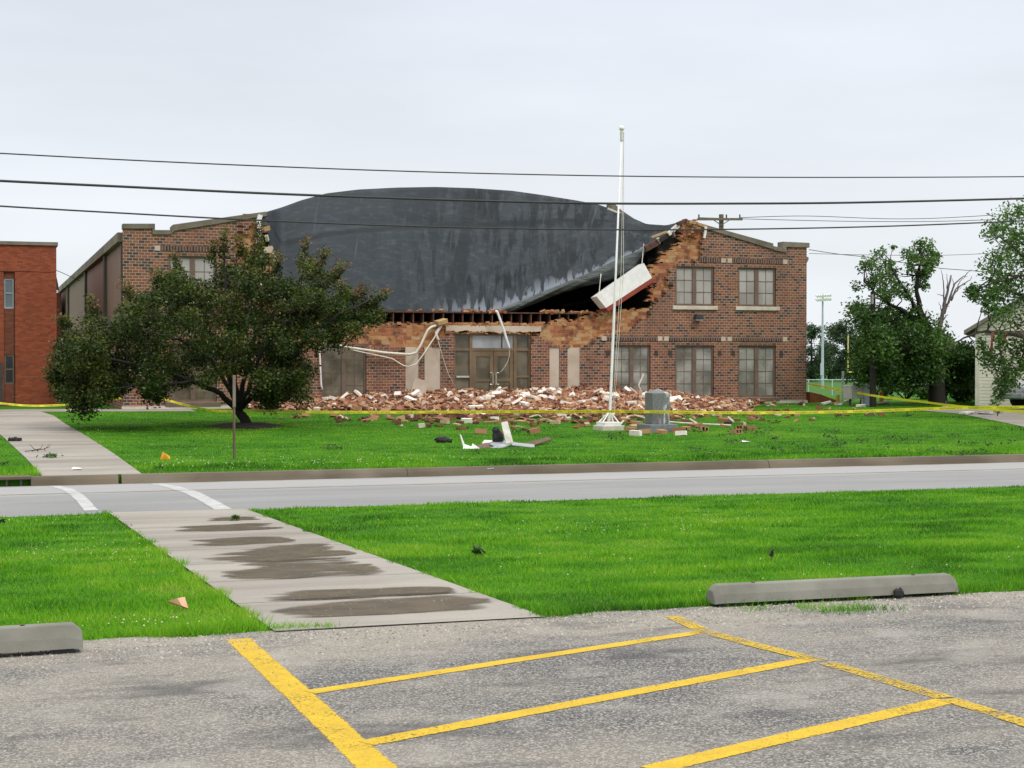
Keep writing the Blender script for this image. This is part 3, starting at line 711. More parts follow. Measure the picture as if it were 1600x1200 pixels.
def mat_glass(name, c1, c2, scale=0.9, rough=0.12):
    k = NT(name)
    c = k.mix(k.rng(k.noise(scale, 4.0), 0.4, 0.62), c1, c2)
    s = k.n('ShaderNodeSeparateXYZ'); k.l(k.tc.outputs['Object'], s.inputs[0]); cv = k.n('ShaderNodeCombineXYZ')
    k.l(k.math('FLOOR', k.math('DIVIDE', s.outputs[0], .7)), cv.inputs[0]); k.l(k.math('FLOOR', k.math('DIVIDE', s.outputs[2], .46)), cv.inputs[1])
    w = k.n('ShaderNodeTexWhiteNoise'); w.noise_dimensions = '2D'; k.l(cv.outputs[0], w.inputs[0])
    c = k.mix(k.math('MULTIPLY', w.outputs[0], .42), c, tuple(x * .45 for x in c1)); k.color(c); k.rough(rough)
    k.p.inputs['Specular IOR Level'].default_value = 0.6
    k.bump(k.noise(1.5, 2), 0.08, 0.02); return k.m
M['pane_up'] = mat_glass('dusty_window_glass', (0.38, 0.35, 0.33), (0.48, 0.445, 0.42))
M['pane_lo'] = mat_glass('dim_window_glass', (0.17, 0.16, 0.14), (0.42, 0.405, 0.375), 1.1)
M['pane_dk'] = mat_glass('brown_window_glass', (0.09, 0.072, 0.05), (0.20, 0.16, 0.115), 1.4)
M['pane_br'] = mat_glass('bright_window_glass', (0.33, 0.34, 0.37), (0.46, 0.47, 0.5), 0.7)

def window(r, rows, pane, parent, y=YF, label=None, sill=None, sashes=2, cols=2, t=0.075):
    x0, z0, x1, z1 = r; f = MB(); yy0, yy1 = y + 0.075, y + 0.13
    x0 += .005; x1 -= .005; z0 += .005; z1 -= .005
    f.box((x0, yy0, z1 - t), (x1, yy1, z1)); f.box((x0, yy0, z0), (x1, yy1, z0 + t))
    f.box((x0, yy0, z0 + t), (x0 + t, yy1, z1 - t)); f.box((x1 - t, yy0, z0 + t), (x1, yy1, z1 - t))
    sw = (x1 - x0 - 2*t - 0.16 * (sashes - 1)) / sashes; panes = MB()
    for s_ in range(sashes):
        a = x0 + t + s_ * (sw + 0.16)
        if s_: f.box((a - 0.16, yy0 - 0.01, z0 + t), (a, yy1, z1 - t))
        for c in range(1, cols): 
            xm = a + sw * c / cols; f.box((xm - .008, yy0 + .022, z0 + t), (xm + .008, yy0 + .048, z1 - t))
        for q in range(1, rows):
            zm = z0 + t + (z1 - z0 - 2*t) * q / rows; f.box((a, yy0 + .020, zm - .009), (a + sw, yy0 + .046, zm + .009))
        for c in range(cols):
            for q in range(rows):      # each light tilts a hair, as old glazing does
                xa, xb = a + sw*c/cols, a + sw*(c+1)/cols; za, zb = z0 + t + (z1-z0-2*t)*q/rows, z0 + t + (z1-z0-2*t)*(q+1)/rows
                d = [RNG.uniform(-.004, .004) for _ in range(4)]
                yb = yy0 + .034
                panes.add([(xa, yb + d[0], za), (xb, yb + d[1], za), (xb, yb + d[2], zb), (xa, yb + d[3], zb)], [(0,1,2,3)])
    o = f.build('window', M['frame'], parent)
    if label: o['label'] = label
    panes.build('pane', pane, o)
    if sill: MB().box((x0 - .13, y - .07, z0 - 0.155), (x1 + .13, y + .09, z0 - 0.012)).build('sill', sill, o, bevel=.01)
    # jambs and back: dim room behind
    return o
for r in W_UP: window(r, 3, M['pane_up'], school, sill=M['limestone'], label='upper window with dusty panes and pale sill')
for i, r in enumerate(W_LO):
    window(r, 4, M['pane_lo'] if i < 3 else M['pane_dk'], school, sill=M['frame'])
# soldier courses over the windows, with pale corner blocks
def soldier(r, name='soldier_course'):
    z = r[3] + 0.16; x0, x1 = r[0] - 0.28, r[2] + 0.28
    MB().box((x0, YF - 0.022, z), (x1, YF + .01, z + 0.17)).build(name, M['soldier'], school)
    for xx in (x0 - .19, x1):
        MB().box((xx, YF - 0.018, z), (xx + .19, YF + .01, z + .17)).build('corner_block', M['stone'], school)
for r in [W_UP[1], W_LO[0], W_LO[1], W_LO[2], W_UP[2]]: soldier(r)
r = W_UP[0]; MB().box((fp(1093, 400)[0], YF - .022, r[3] + .16), (r[2] + .28, YF + .01, r[3] + .33)).build('soldier_course', M['soldier'], school)
MB().box((r[2] + .28, YF - .018, r[3] + .16), (r[2] + .47, YF + .01, r[3] + .33)).build('corner_block', M['stone'], school)
# little dark header blocks flanking the windows
for r in W_LO[:3]:
    for xx in (r[0] - .30, r[2] + .14):
        MB().box((xx, YF - .006, r[3] - .40), (xx + .16, YF + .01, r[3] - .20)).build('dark_block', M['dark_brick'], school)
for r in PANELS:
    MB().box((r[0] + .004, YF + .035, r[1]), (r[2] - .004, YF + .2, r[3] - .004)).build('stone_panel', M['stone'], school, bevel=.008)
# date stone in the left wing
a = rect(218, 576, 243, 593, False); MB().box((a[0], YF - .015, a[1]), (a[2], YF + .02, a[3])).build('corner_stone', M['stone'], school)
# brick smear of soot at the right upper window
# entrance
x0, z0, x1, z1 = ENT
YE = YF + 0.16
def ex(px): return fp(px, 560, .16)[0]
def ez(py): return fp(771, py, .16)[1]
ent = MB()
zt = ez(546); zb = ZB - .05
for a, b in ((x0, x0 + .07), (ex(735) - .05, ex(735) + .06), (ex(804) - .05, ex(804) + .06), (x1 - .07, x1)): ent.box((a, YE - .06, zb), (b, YE + .06, z1))
xs_ = [x0 + .07, ex(735) - .05, ex(735) + .06, ex(804) - .05, ex(804) + .06, x1 - .07]
for (a, b) in ((xs_[0], xs_[1]), (xs_[2], xs_[3]), (xs_[4], xs_[5])):
    ent.box((a, YE - .05, z1 - .07), (b, YE + .05, z1)); ent.box((a, YE - .05, zt - .05), (b, YE + .05, zt + .05))
for (a, b) in ((xs_[0], xs_[1]), (xs_[4], xs_[5])):
    zz = ez(588.5); ent.box((a, YE - .045, zz - .035), (b, YE + .045, zz + .035)); ent.box((a, YE - .045, zb), (b, YE + .045, zb + .2))
en = ent.build('entrance_frame', M['doorframe'], school)
for (a, b) in ((xs_[0], xs_[1]), (xs_[4], xs_[5])):
    for (c, d) in ((zb + .2, ez(588.5) - .035), (ez(588.5) + .035, zt - .05), (zt + .05, z1 - .07)): MB().add([(a, YE, c), (b, YE, c), (b, YE, d), (a, YE, d)], [(0,1,2,3)]).build('sidelight_pane', M['pane_dk'], en)
tp = MB(); a, b = xs_[2], xs_[3]
tp.add([(a, YE, zt + .05), (b, YE, zt + .05), (b, YE, z1 - .07), (a, YE, z1 - .07)], [(0,1,2,3)])
tp.build('transom_pane', M['pane_br'], en)
xm = ex(784); MB().box((xm - .02, YE - .02, zt + .05), (xm + .02, YE + .02, z1 - .07)).build('transom_bar', M['dark_metal'], en)
zz = ez(588.5); MB().box((xs_[0] + .03, YE - .09, zz - .03), (xs_[1] - .02, YE - .046, zz + .035)).build('push_bar', M['chrome'], en)
dm = ex(771)
for s_, (a, b) in ((-1, (xs_[2] + .004, dm - .008)), (1, (dm + .008, xs_[3] - .004))):
    d = MB(); y0_, y1_ = YE - .03, YE + .03; st = .14
    top = zt - .055
    d.box((a, y0_, zb), (a + st, y1_, top)); d.box((b - st, y0_, zb), (b, y1_, top))
    d.box((a + st, y0_, top - .2), (b - st, y1_, top)); zl = ez(594)
    d.box((a + st, y0_, zl - .05), (b - st, y1_, zl + .05)); d.box((a + st, y0_, zb), (b - st, y1_, zb + .25))
    do = d.build('door', M['doorframe'], school)
    g = MB()
    for (c, e_) in ((zb + .25, zl - .05), (zl + .05, top - .2)): g.add([(a + st, YE, c), (b - st, YE, c), (b - st, YE, e_), (a + st, YE, e_)], [(0,1,2,3)])
    g.build('pane', M['pane_dk'], do)
    hx = (b - .05) if s_ < 0 else (a + .05); hz0, hz1 = ez(600.5), ez(582.5)
    hx2 = hx - .09 if s_ < 0 else hx + .09
    MB().tube([(hx2, y0_ - .005, hz1), (hx2, y0_ - .09, hz1), (hx, y0_ - .1, hz1), (hx, y0_ - .1, hz0), (hx2, y0_ - .09, hz0), (hx2, y0_ - .005, hz0)], .021, 8).build('handle', M['chrome'], do)
# lintel over the entrance: pale concrete with a torn brick edge on it
a, b = fp(697, 519)[0], fp(846, 508)[0]
MB().box((a, YF + .02, ENT[3] + .004), (b, YF + .12, fp(770, 509)[1])).build('lintel', M['stone'], school, bevel=.01)
lb = MB()
for i in range(46):
    xx = RNG.uniform(a, b); zz = fp(770, 508)[1] + RNG.uniform(-.02, .05)
    lb.obox((xx, YF + .09, zz), (.2, .12, .08), (RNG.uniform(-.2,.2), RNG.uniform(-.12,.12), RNG.uniform(-.3,.3)))
for i in range(40):
    xx = RNG.uniform(a + .2, b - .1); lb.obox((xx, YF + .0, ENT[3] + .02 + RNG.uniform(-.01, .06)), (RNG.uniform(.1, .3), .05, RNG.uniform(.03, .07)), (0, RNG.uniform(-.2,.2), 0))
lb.build('broken_masonry', M['tile'], school)

# second floor edge: the row of open joist ends above the entrance
zj0, zj1 = fp(740, 506.5, .3)[1], fp(740, 487.5, .3)[1]
xa, xb = fp(438, 500)[0], fp(906, 500)[0]
fe = MB(); fe.box((xa, YF + .12, zj1 - .045), (xb, YF + .9, zj1)); fe.box((xa, YF + .36, zj0 - .05), (xb, YF + .9, zj0 + .02))
fe.build('floor_edge', M['lumber_dark'], school)
n_j = 30
for i in range(n_j + 1):
    xx = xa + (xb - xa) * i / n_j
    w_ = RNG.uniform(.03, .05)
    MB().box((xx - w_/2, YF + .14 + RNG.uniform(0, .06), zj0 + .021), (xx + w_/2, YF + .9, zj1 - .046)).build('joist', M['lumber_dark'], school)
MB().box((xa, YF + .62, zj0 + .021), (xb, YF + .66, zj0 + .10)).build('rear_beam', M['lumber_dark'], school)
# rubble crumbs left along the floor edge
cb_n = 0
for i in range(55):
    px = RNG.choice([RNG.uniform(560, 800), RNG.uniform(735, 790), RNG.uniform(845, 930)]); xx = fp(px, 486)[0]
    MB().obox((xx, YF + RNG.uniform(.14, .4), zj1 + RNG.uniform(0, .06)), (RNG.uniform(.1, .3), .1, RNG.uniform(.05, .12)), (RNG.uniform(-.4,.4), RNG.uniform(-.4,.4), RNG.uniform(0, 3))).build('broken_brick', M['tile'], school)
for i in range(42):
    xx = RNG.uniform(xa, xb); MB().obox((xx, YF + RNG.uniform(.14, .34), zj0 - .03 + RNG.uniform(0, .05)), (RNG.uniform(.1, .3), .1, RNG.uniform(.04, .08)), (RNG.uniform(-.3,.3), RNG.uniform(-.3,.3), RNG.uniform(0, 3))).build('broken_brick', M['tile'], school)

# hollow behind the torn opening: floor, back wall, cross wall
XR = XR0
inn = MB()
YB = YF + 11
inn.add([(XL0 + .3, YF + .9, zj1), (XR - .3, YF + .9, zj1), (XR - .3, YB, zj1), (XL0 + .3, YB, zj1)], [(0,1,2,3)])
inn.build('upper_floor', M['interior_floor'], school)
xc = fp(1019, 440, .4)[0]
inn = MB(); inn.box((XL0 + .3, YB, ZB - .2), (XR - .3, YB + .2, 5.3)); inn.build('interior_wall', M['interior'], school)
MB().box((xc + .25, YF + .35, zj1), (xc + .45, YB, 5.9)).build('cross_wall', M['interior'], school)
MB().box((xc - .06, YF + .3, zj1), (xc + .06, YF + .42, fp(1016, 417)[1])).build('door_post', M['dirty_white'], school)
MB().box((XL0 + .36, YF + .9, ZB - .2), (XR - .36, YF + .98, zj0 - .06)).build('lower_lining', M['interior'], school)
MB().prism_y([(xc + .46, zj1), (fp(1080,400)[0], zj1), (fp(1080,400)[0], fp(1080,352)[1]), (fp(1066,400)[0], fp(1066,350)[1]), (xc + .46, fp(1030,374)[1])], YF + .40, YF + .5).build('interior_wall', M['interior'], school)  # dark backing panel added to close sky gaps under the torn gable
# steel hangers and a fallen beam in the hollow
hb = MB()
for (p, q) in (((830, 470), (905, 440)), ((880, 478), (960, 462)), ((845, 455), (850, 487))):
    A, B = at_y(*p, YF + 3), at_y(*q, YF + 4.5); hb.bar(A, B, .1)
hb.build('roof_joist', M['interior_floor'], school)

# copings along the broken gable
def coping(pts, name='coping', y0=-.06, y1=.40, mat=None, label=None):
    o = MB().prism_y(fpoly(pts), YF + y0, YF + y1).build(name, mat or M['coping'], school, bevel=.012)
    if label: o['label'] = label
coping([(191.5,349.5),(242,349.5),(242,357.5),(191.5,357.5)])
coping([(238,357.7),(242,357.7),(242,359.5),(267,359.5),(267,366.5),(242,366.5),(238,366)])
coping([(267.3,366.5),(267.3,354),(270,351),(416,330.5),(416,338),(398,340.5),(272,361)])
coping([(1104,352),(1207.5,380.5),(1207.5,390),(1204,389),(1103,358)])
coping([(1207.8,384.5),(1222,387.5),(1222,394),(1207.8,391)])
coping([(1222.3,394),(1222.3,377.5),(1264,379.5),(1264,387),(1228,386),(1228,394)])
coping([(1076,343.5),(1103.5,351.5),(1103,357),(1090,352),(1077,349)], mat=M['lumber'], label='splintered wooden edge of the coping')
# right hand side trim: gutter head and downpipe beyond the corner
z_a = fp(1265, 405)[1]; z_b = fp(1265, 487)[1]
dp = MB().prism_y([(XR0, z_a - .28), (XR0 + .22, z_a - .2), (XR0 + .36, z_a), (XR0 + .36, z_a + .12), (XR0, z_a + .16)], YF + .5, YF + .9)
dp.build('gutter', M['coping'], school)
MB().box((XR0 + .002, YF + .5, z_b), (XR0 + .17, YF + .7, z_a - .29)).build('downpipe', M['coping'], school)
# east side wall, roof slab behind
MB().box((XR0 - .3, YF + .36, ZB - .2), (XR0 - .001, YF + 40, 5.75)).build('side_wall', M['brick'], school)

# west flank: brown panels between dark pilasters above a brick base
XF = XL0
z_top = at_x(193, 376, XF).z
def fy(px): return at_x(px, 560, XF).y
z_pan = at_x(193, 500, XF).z
MB().box((XF + .001, YF + .36, ZB - .3), (XF + .3, YF + 42, z_pan)).build('side_wall', M['brick'], school)
M['panel'] = plain('brown_wall_panel', (0.235, 0.15, 0.115), (0.195, 0.125, 0.095), 0.8, 0.7, 0.1)
M['pilaster'] = plain('dark_olive_pilaster', (0.075, 0.07, 0.05), (0.05, 0.047, 0.035), 1.5, 0.7)
py_ = [YF + .36] + [fy(p) for p in (165.5, 135, 107.5, 94)] 
MB().box((XF - .02, YF + .36, z_pan), (XF + .25, YF + .7, z_top)).build('pilaster', M['pilaster'], school)
for i in range(4):
    MB().box((XF + .03, py_[i] + .3, z_pan + .002), (XF + .25, py_[i+1] - .25, z_top - .01)).build('wall_panel', M['panel'], school)
    MB().box((XF - .07, py_[i+1] - .25, z_pan), (XF + .25, py_[i+1] + .3, z_top)).build('pilaster', M['pilaster'], school)
MB().box((XF - .15, YF + .3, z_top + .005), (XF + .4, YF + 46, z_top + .32)).build('roof_trim', M['coping'], school)
# flat decks left and right of the sunken roof, so that nothing is open to the sky
xg0, xg1 = fp(416, 400, 1)[0], fp(1066, 400, 1)[0]
dk = MB(); dk.box((XL0 + .31, YF + .41, 5.35), (xg0 - .35, YF + 40, 5.45)); dk.build('roof_deck', M['black_rubber'], school)

# ------- the dark membrane roof, slumped down on to the front wall
def roof_mat():
    k = NT('roof_membrane')
    s = k.n('ShaderNodeSeparateXYZ'); k.l(k.tc.outputs['Object'], s.inputs[0])
    g = k.n('ShaderNodeUVMap'); uv = k.n('ShaderNodeSeparateXYZ'); k.l(g.outputs[0], uv.inputs[0])
    v = uv.outputs[1]; st = k.noise(1.0, 4.0, 0.6, vec=g.outputs[0], stretch=(55, 3.2, 1)); bl = k.noise(1.0, 4.0, 0.55, vec=g.outputs[0], stretch=(9, 3.0, 1)); fine = k.noise(14.0, 5.0, 0.65)
    c = k.mix(k.rng(bl, 0.35, 0.65), (0.022, 0.030, 0.037), (0.040, 0.049, 0.058))
    c = k.mix(k.rng(fine, 0.3, 0.7, 0, 0.5), c, (0.014, 0.019, 0.021))
    # dark water runs down the middle, held back to where the sheet is wet
    runs = k.math('MULTIPLY', k.rng(st, 0.47, 0.55), k.math('MULTIPLY', k.rng(bl, 0.38, 0.55), k.rng(uv.outputs[0], .15, .5)))
    band = k.math('SUBTRACT', k.math('ADD', v, k.math('MULTIPLY', bl, .05)), k.math('ADD', .66, k.math('MULTIPLY', uv.outputs[0], .16)))  # dark band across the sheet near its upper ridge
    wide = k.math('MULTIPLY', k.rng(k.noise(1.0, 5.0, 0.6, vec=g.outputs[0], stretch=(26, 1.7, 1)), .5, .56), k.rng(uv.outputs[0], .25, .5, .15, 1))
    runs = k.math('MAXIMUM', runs, k.math('MULTIPLY', wide, .85))
    runs = k.math('MAXIMUM', runs, k.math('MULTIPLY', k.rng(k.math('ABSOLUTE', band), .012, .035, .8, 0), 1.0))
    c = k.mix(k.math('MULTIPLY', k.rng(k.noise(2.6, 5.0, .65), .5, .7), .6), c, (.058, .070, .082))
    c = k.mix(k.math('MULTIPLY', runs, 0.8), c, (0.007, 0.010, 0.013))
    # seams across the sheet every two metres or so, and ridges
    seam = k.math('LESS_THAN', k.math('FRACT', k.math('ADD', k.math('MULTIPLY', uv.outputs[0], 9.0), k.math('ADD', k.math('MULTIPLY', v, -.35), k.math('MULTIPLY', k.noise(.9, 2, vec=g.outputs[0], stretch=(6, .4, 1)), .5)))), 0.03)
    c = k.mix(k.math('MULTIPLY', seam, k.rng(bl, 0.48, 0.62, 0, 0.4)), c, (0.085, 0.095, 0.10))
    # wet sheen painted into the colour along the bottom fold
    sheen_streaks = k.math('MULTIPLY', k.rng(v, 0.02, 0.17, 1, 0), k.rng(k.math('ADD', st, k.math('MULTIPLY', v, -1.2)), 0.40, 0.46))
    sheen_streaks = k.math('MULTIPLY', sheen_streaks, k.rng(uv.outputs[0], 0.38, 0.5))
    c = k.mix(k.math('MULTIPLY', sheen_streaks, 0.8), c, (0.20, 0.225, 0.26))
    k.color(c); k.rough(k.rng(bl, 0.3, 0.7, 0.55, 0.8)); k.p.inputs['Specular IOR Level'].default_value = 0.12
    k.bump(k.math('ADD', k.noise(1.6, 4), k.math('MULTIPLY', seam, 0.15)), 0.35, 0.08); return k.m
M['roof'] = roof_mat()
M['roof_flap'] = plain('wet_black_felt', (0.075, 0.09, 0.088), (0.02, 0.026, 0.026), 2.0, 0.5, 0.5, stretch=(0.6, 1, 4), bscale=5.0, bdist=0.1)
TOP = [(412,333),(416,331),(440,324),(470,313),(510,302),(560,296),(620,293),(680,292),(740,294),(800,298),(850,305),(900,313),(935,319.5),(960,328),(985,339),(1010,350),(1040,352),(1058,349),(1069,345)]
BOT = [(412,336),(416,345),(422,380),(428,420),(434,455),(440,488),(500,488),(560,488),(620,488),(680,488),(740,488),(772,488),(800,477),(830,465),(870,448),(920,427),(970,404),(1010,388),(1040,373),(1060,359),(1069,350)]
def interp_curve(C, x): return float(np.interp(x, [c[0] for c in C], [c[1] for c in C]))
NU, NVV = 110, 34
verts, uvs = [], []
for i in range(NU + 1):
    u = i / NU; px = 413 + (1068 - 413) * u
    b, t = interp_curve(BOT, px), interp_curve(TOP, px)
    tall = min(1.0, (b - t) / 150)
    for j in range(NVV + 1):
        v = j / NVV
        py = b + (t - b) * v
        Y = YF + 0.42 + 9.5 * max(tall, .12) * (0.75 * v + 0.25 * v ** 2.2) + 0.25 * math.sin(u * 9 + v * 3) * v * (1 - v)
        p = at_y(px, py, Y)
        # a shallow fold running along the sheet a third of the way down and faint ripples
        p.z += -0.10 * math.exp(-((v - 0.70 + 0.12 * (u - .5)) / 0.05) ** 2) * tall * min(1, 5*u) + 0.05 * math.sin(u * 40 + 3 * math.sin(v * 5)) * (1 - v) * v + 0.04 * math.sin(u * 23 - v * 7) * (1 - v) ** 2 * min(1, max(0, (u - .45) * 4))
        verts.append(p); uvs.append((u, v))
    # the far slope, out of sight from the street
    for q, (dy, dz) in enumerate(((1.5, -.05), (6, -.6), (14, -1.6), (26, -2.4))):
        p0 = verts[i * (NVV + 5) + NVV]
        verts.append(Vector((p0.x, p0.y + dy, max(p0.z + dz * tall, 5.2) if tall > .3 else p0.z - .02 * dy))); uvs.append((u, 1.0))
W_ = NVV + 5
fs = [(i*W_ + j, (i+1)*W_ + j, (i+1)*W_ + j + 1, i*W_ + j + 1) for i in range(NU) for j in range(W_ - 1)]
rf = MB().add(verts, fs).build('roof', M['roof'], school, smooth=True)
ul = rf.data.uv_layers.new(name='UVMap')
for l in rf.data.loops: ul.data[l.index].uv = uvs[l.vertex_index]
sm = rf.modifiers.new('thick', 'SOLIDIFY'); sm.thickness = 0.06; sm.offset = -1
# rolled under flap along the torn front edge
FU = [(772,488),(800,477),(830,465),(870,448),(920,427),(970,404),(1010,388)]
FLo = [(768,492),(800,489),(830,477),(870,461),(920,446),(960,438),(985,431),(1000,412),(1010,394)]
fv, ff = [], []
NF = 60
for i in range(NF + 1):
    px = 770 + (1011 - 770) * i / NF
    a_, b_ = interp_curve(FU, px), interp_curve(FLo, px)
    for j in range(9):
        v = j / 8
        bulge = math.sin(math.pi * v * 0.9) * 0.35 + 0.10 * math.sin(px * .07 + v * 11) * v
        p = at_y(px, a_ - 1 + (b_ - a_ + 1) * v, YF + 0.40 - bulge * 0.6 + v * 0.25); fv.append(p)
ff = [(i*9 + j, i*9 + j + 1, (i+1)*9 + j + 1, (i+1)*9 + j) for i in range(NF) for j in range(8)]
fo = MB().add(fv, ff).build('roof_flap', M['roof_flap'], school, smooth=True); sm = fo.modifiers.new('thick', 'SOLIDIFY'); sm.thickness = .04
# corrugated deck and broken boards hanging under the right end of the sheet
M['deck'] = plain('steel_roof_deck', (0.085, 0.095, 0.085), (0.03, 0.034, 0.032), 2.5, 0.6, stretch=(1, 1, 6))
dv, dff = [], []
for i in range(13):
    px0 = 1012 + (1066 - 1012) * i / 12
    for j in range(7):
        t_ = j / 6; top_ = np.interp(px0, [1012, 1066], [392, 356]); bot_ = np.interp(px0, [1012, 1040, 1066], [412, 394, 372])
        p = at_y(px0, top_ + (bot_ - top_) * t_, YF + .7 + .9 * (1 - t_) + (0.07 if j % 2 else 0)); dv.append(p)
MB().add(dv, [(i*7+j, i*7+j+1, (i+1)*7+j+1, (i+1)*7+j) for i in range(12) for j in range(6)]).build('roof_decking', M['deck'], school)
for (p, q, w_, m_) in (((1044,366),(1060,352),.15,'dirty_white'), ((1058,350),(1072,344),.12,'lumber_dark'), ((1018,371),(1042,362),.07,'lumber'), ((1008,389),(1030,377),.22,'lumber_dark'), ((1030,376),(1048,365),.14,'interior_floor'), ((1083,350),(1100,357),.15,'dirty_white'), ((1050,362),(1053,370),.12,'wood_old'), ((1027,372),(1030,380),.08,'dirty_white')):
    A, B = at_y(*p, YF + .05), at_y(*q, YF + .15); MB().bar(A, B, .12, w_).build('broken_board', M[m_], school)
A = at_y(1076, 345, YF + .1); lb = MB()
for i in range(26): lb.obox((A.x + RNG.uniform(-.35, .5), YF + RNG.uniform(.0, .3), A.z - .1 - RNG.uniform(0, .55)), (.2, .12, .1), (RNG.uniform(-.5,.5), RNG.uniform(-.5,.5), RNG.uniform(0, 3)))
lb.build('loose_masonry', M['tile'], school)
MB().tube([at_y(1103, 354, YF - .08), at_y(1102, 363, YF - .08), at_y(1100.5, 372, YF - .08)], .055, 6).build('vent_pipe', M['white_metal'], school)
# curled roof edge standing up on the skyline beside the flagpole
MB().prism_y(fpoly([(956,326),(956,318),(962,320),(972,329),(990,341),(980,340),(962,331)], 6), YF + 6, YF + 6.6).build('curled_flashing', M['coping'], school)
A, B = at_y(950, 326, YF + 5), at_y(972, 335, YF + 5); MB().bar(A, B, .08).build('roof_edge_strip', M['dirty_white'], school)
# left torn end: white pipe, boards, hanging scraps
MB().tube([at_y(407, 336, YF - .1), at_y(404, 346, YF - .1), at_y(403, 400, YF - .1)], .09, 8).build('vent_pipe', M['white_metal'], school)
for (p, q, w_, m_) in (((403,360),(421,356),.16,'lumber'), ((395,398),(412,405),.09,'white_metal'), ((404,362),(420,361),.1,'lumber_dark'), ((416,368),(418,376),.1,'dirty_white'), ((427,396),(430,412),.06,'dirty_white'), ((404,442),(411,449),.12,'white_metal'), ((421,460),(428,465),.15,'white_metal'), ((432,456),(440,474),.22,'dirty_white')):
    MB().bar(at_y(*p, YF - .02), at_y(*q, YF + .1), .1, w_).build('broken_board', M[m_], school)
MB().prism_y(fpoly([(404,344),(420,336),(421,347),(418,345),(419,352),(406,352)]), YF + .05, YF + .3).build('torn_felt', M['roof_flap'], school)
MB().prism_y(fpoly([(408,388),(425,384),(427,388),(423,396),(409,393)]), YF - .05, YF + .1).build('hanging_scrap', M['stone'], school)
MB().prism_y(fpoly([(420,382),(428,392),(431,410),(428,430),(423,440),(421,404)]), YF + .05, YF + .2).build('torn_wall_edge', M['tile'], school)
MB().prism_y(fpoly([(414,396),(421,394),(422,430),(427,470),(416,452)]), YF + .20, YF + .4).build('cavity_shade', M['interior'], school)  # near-black slab put in for the shade between the torn wall layers
# lamp on the wall between the floors
a = rect(1083, 491, 1095, 501, False); yy = YF
wl_ = MB().prism_y([(a[0], a[1] + .05), (a[2], a[1] + .05), (a[2], a[3]), (a[0] + .05, a[3])], YF - .26, YF).build('wall_lamp', M['dark_metal'], school, bevel=.02)
MB().box((a[0] + .02, YF - .24, a[1]), (a[2] - .02, YF - .03, a[1] + .045)).build('lens', M['grey_metal'], wl_)

# hanging light box, loose pipes and strips: each could be pulled away on its own
pan = thing('hanging_panel', 'long white box panel with a red underside hanging tilted in the torn opening', 'panel')
yy = YF - 0.35
Q = [(932, 463), (1006, 411), (1019, 434), (947, 481)]
W3 = [at_y(x, y, yy + .25 * (i in (1, 2))) for i, (x, y) in enumerate(Q)]
n_ = (W3[1] - W3[0]).cross(W3[3] - W3[0]).normalized(); 
if n_.y < 0: n_ = -n_
m = MB().add(W3 + [p + n_ * .5 for p in W3], [(0,3,2,1), (4,5,6,7), (0,1,5,4), (1,2,6,5), (3,0,4,7)])
m.build('panel', M['white_metal'], pan)
ed = MB(); dn = (W3[3] - W3[0]).normalized()
A, B = W3[3] + dn * .003, W3[2] + dn * .003
ed.add([A, B, B + dn * .17 + n_*.03, A + dn * .17 + n_*.03, A + n_ * .5, B + n_ * .5, B + n_ * .5 + dn * .17, A + n_*.5 + dn*.17], [(0,3,2,1), (4,5,6,7), (0,1,5,4), (1,2,6,5), (2,3,7,6), (3,0,4,7)])
M['redpaint'] = plain('red_painted_edge', (0.34, 0.06, 0.035), (0.26, 0.045, 0.03), 3.0, 0.6)
ed.build('red_side', M['redpaint'], pan)
for (p, q) in (((936, 459), (939, 428)), ((1003, 412), (1006, 381))):
    MB().tube([at_y(*p, yy + .3), at_y(*q, YF + .25)], .016, 5).build('hanger_wire', M['dirty_white'], pan)

def pipe(name, label, cat, pts, r, mat, dy=-.25, n=8, sub=None, group=None):
    P = [at_y(x, y, YF + dy + (d[0] if d else 0)) for x, y, *d in pts]
    # ease the corners
    Q = [P[0]]
    for i in range(1, len(P) - 1): 
        for t in (0.88, 1.0): Q.append(P[i-1].lerp(P[i], t)) if t < 1 else Q.append(P[i-1].lerp(P[i], .96).lerp(P[i].lerp(P[i+1], .04), .5))
        Q.append(P[i].lerp(P[i+1], .12))
    Q.append(P[-1])
    o = MB().tube(Q, r, n).build(name, mat, None, smooth=True); return tag(o, label, cat, group)
M['cream'] = plain('cream_pipe', (0.72, 0.67, 0.58), (0.55, 0.50, 0.42), 3.0, 0.5)
pipe('bent_pipe', 'thick cream pipe torn loose and sagging across the wall beside the entrance', 'pipe', [(500,534,.15),(545,543),(600,551),(640,554),(650,551),(657,540),(668,516),(674,511),(687,507,.2)], .045, M['cream'])
pipe('bent_pipe', 'thin cream pipe hanging in a kinked loop under the thick one', 'pipe', [(535,543,.15),(560,549),(612,560),(630,571),(638,573),(650,569),(660,556),(690,510,.2)], .022, M['cream'], -.3)
pipe('dangling_pipe', 'short cream pipe stub dangling beside the left of the entrance', 'pipe', [(690,507),(681,521),(684,530),(686,531)], .05, M['cream'], -.12)
pipe('loose_cable', 'thin pale cable hanging down the brick pier left of the doors', 'cable', [(684,530),(690,552),(700,583),(714,610)], .011, M['cream'], -.12, 5)
pipe('downpipe', 'thin white pipe with a foot beside the left ground floor window', 'pipe', [(499,536),(500,560),(502,602),(504,609)], .03, M['white_metal'], -.1)
pipe('metal_strip', 'bent white metal strip dangling over the entrance doors', 'strip', [(774,486),(777,487),(787,515),(795,541),(796,545)], .045, M['white_metal'], -.35)
pipe('loose_cable', 'thin cable curling down in front of the right door', 'cable', [(796,545),(796,556),(793,566),(786,577),(780,583)], .01, M['cream'], -.33, 5)
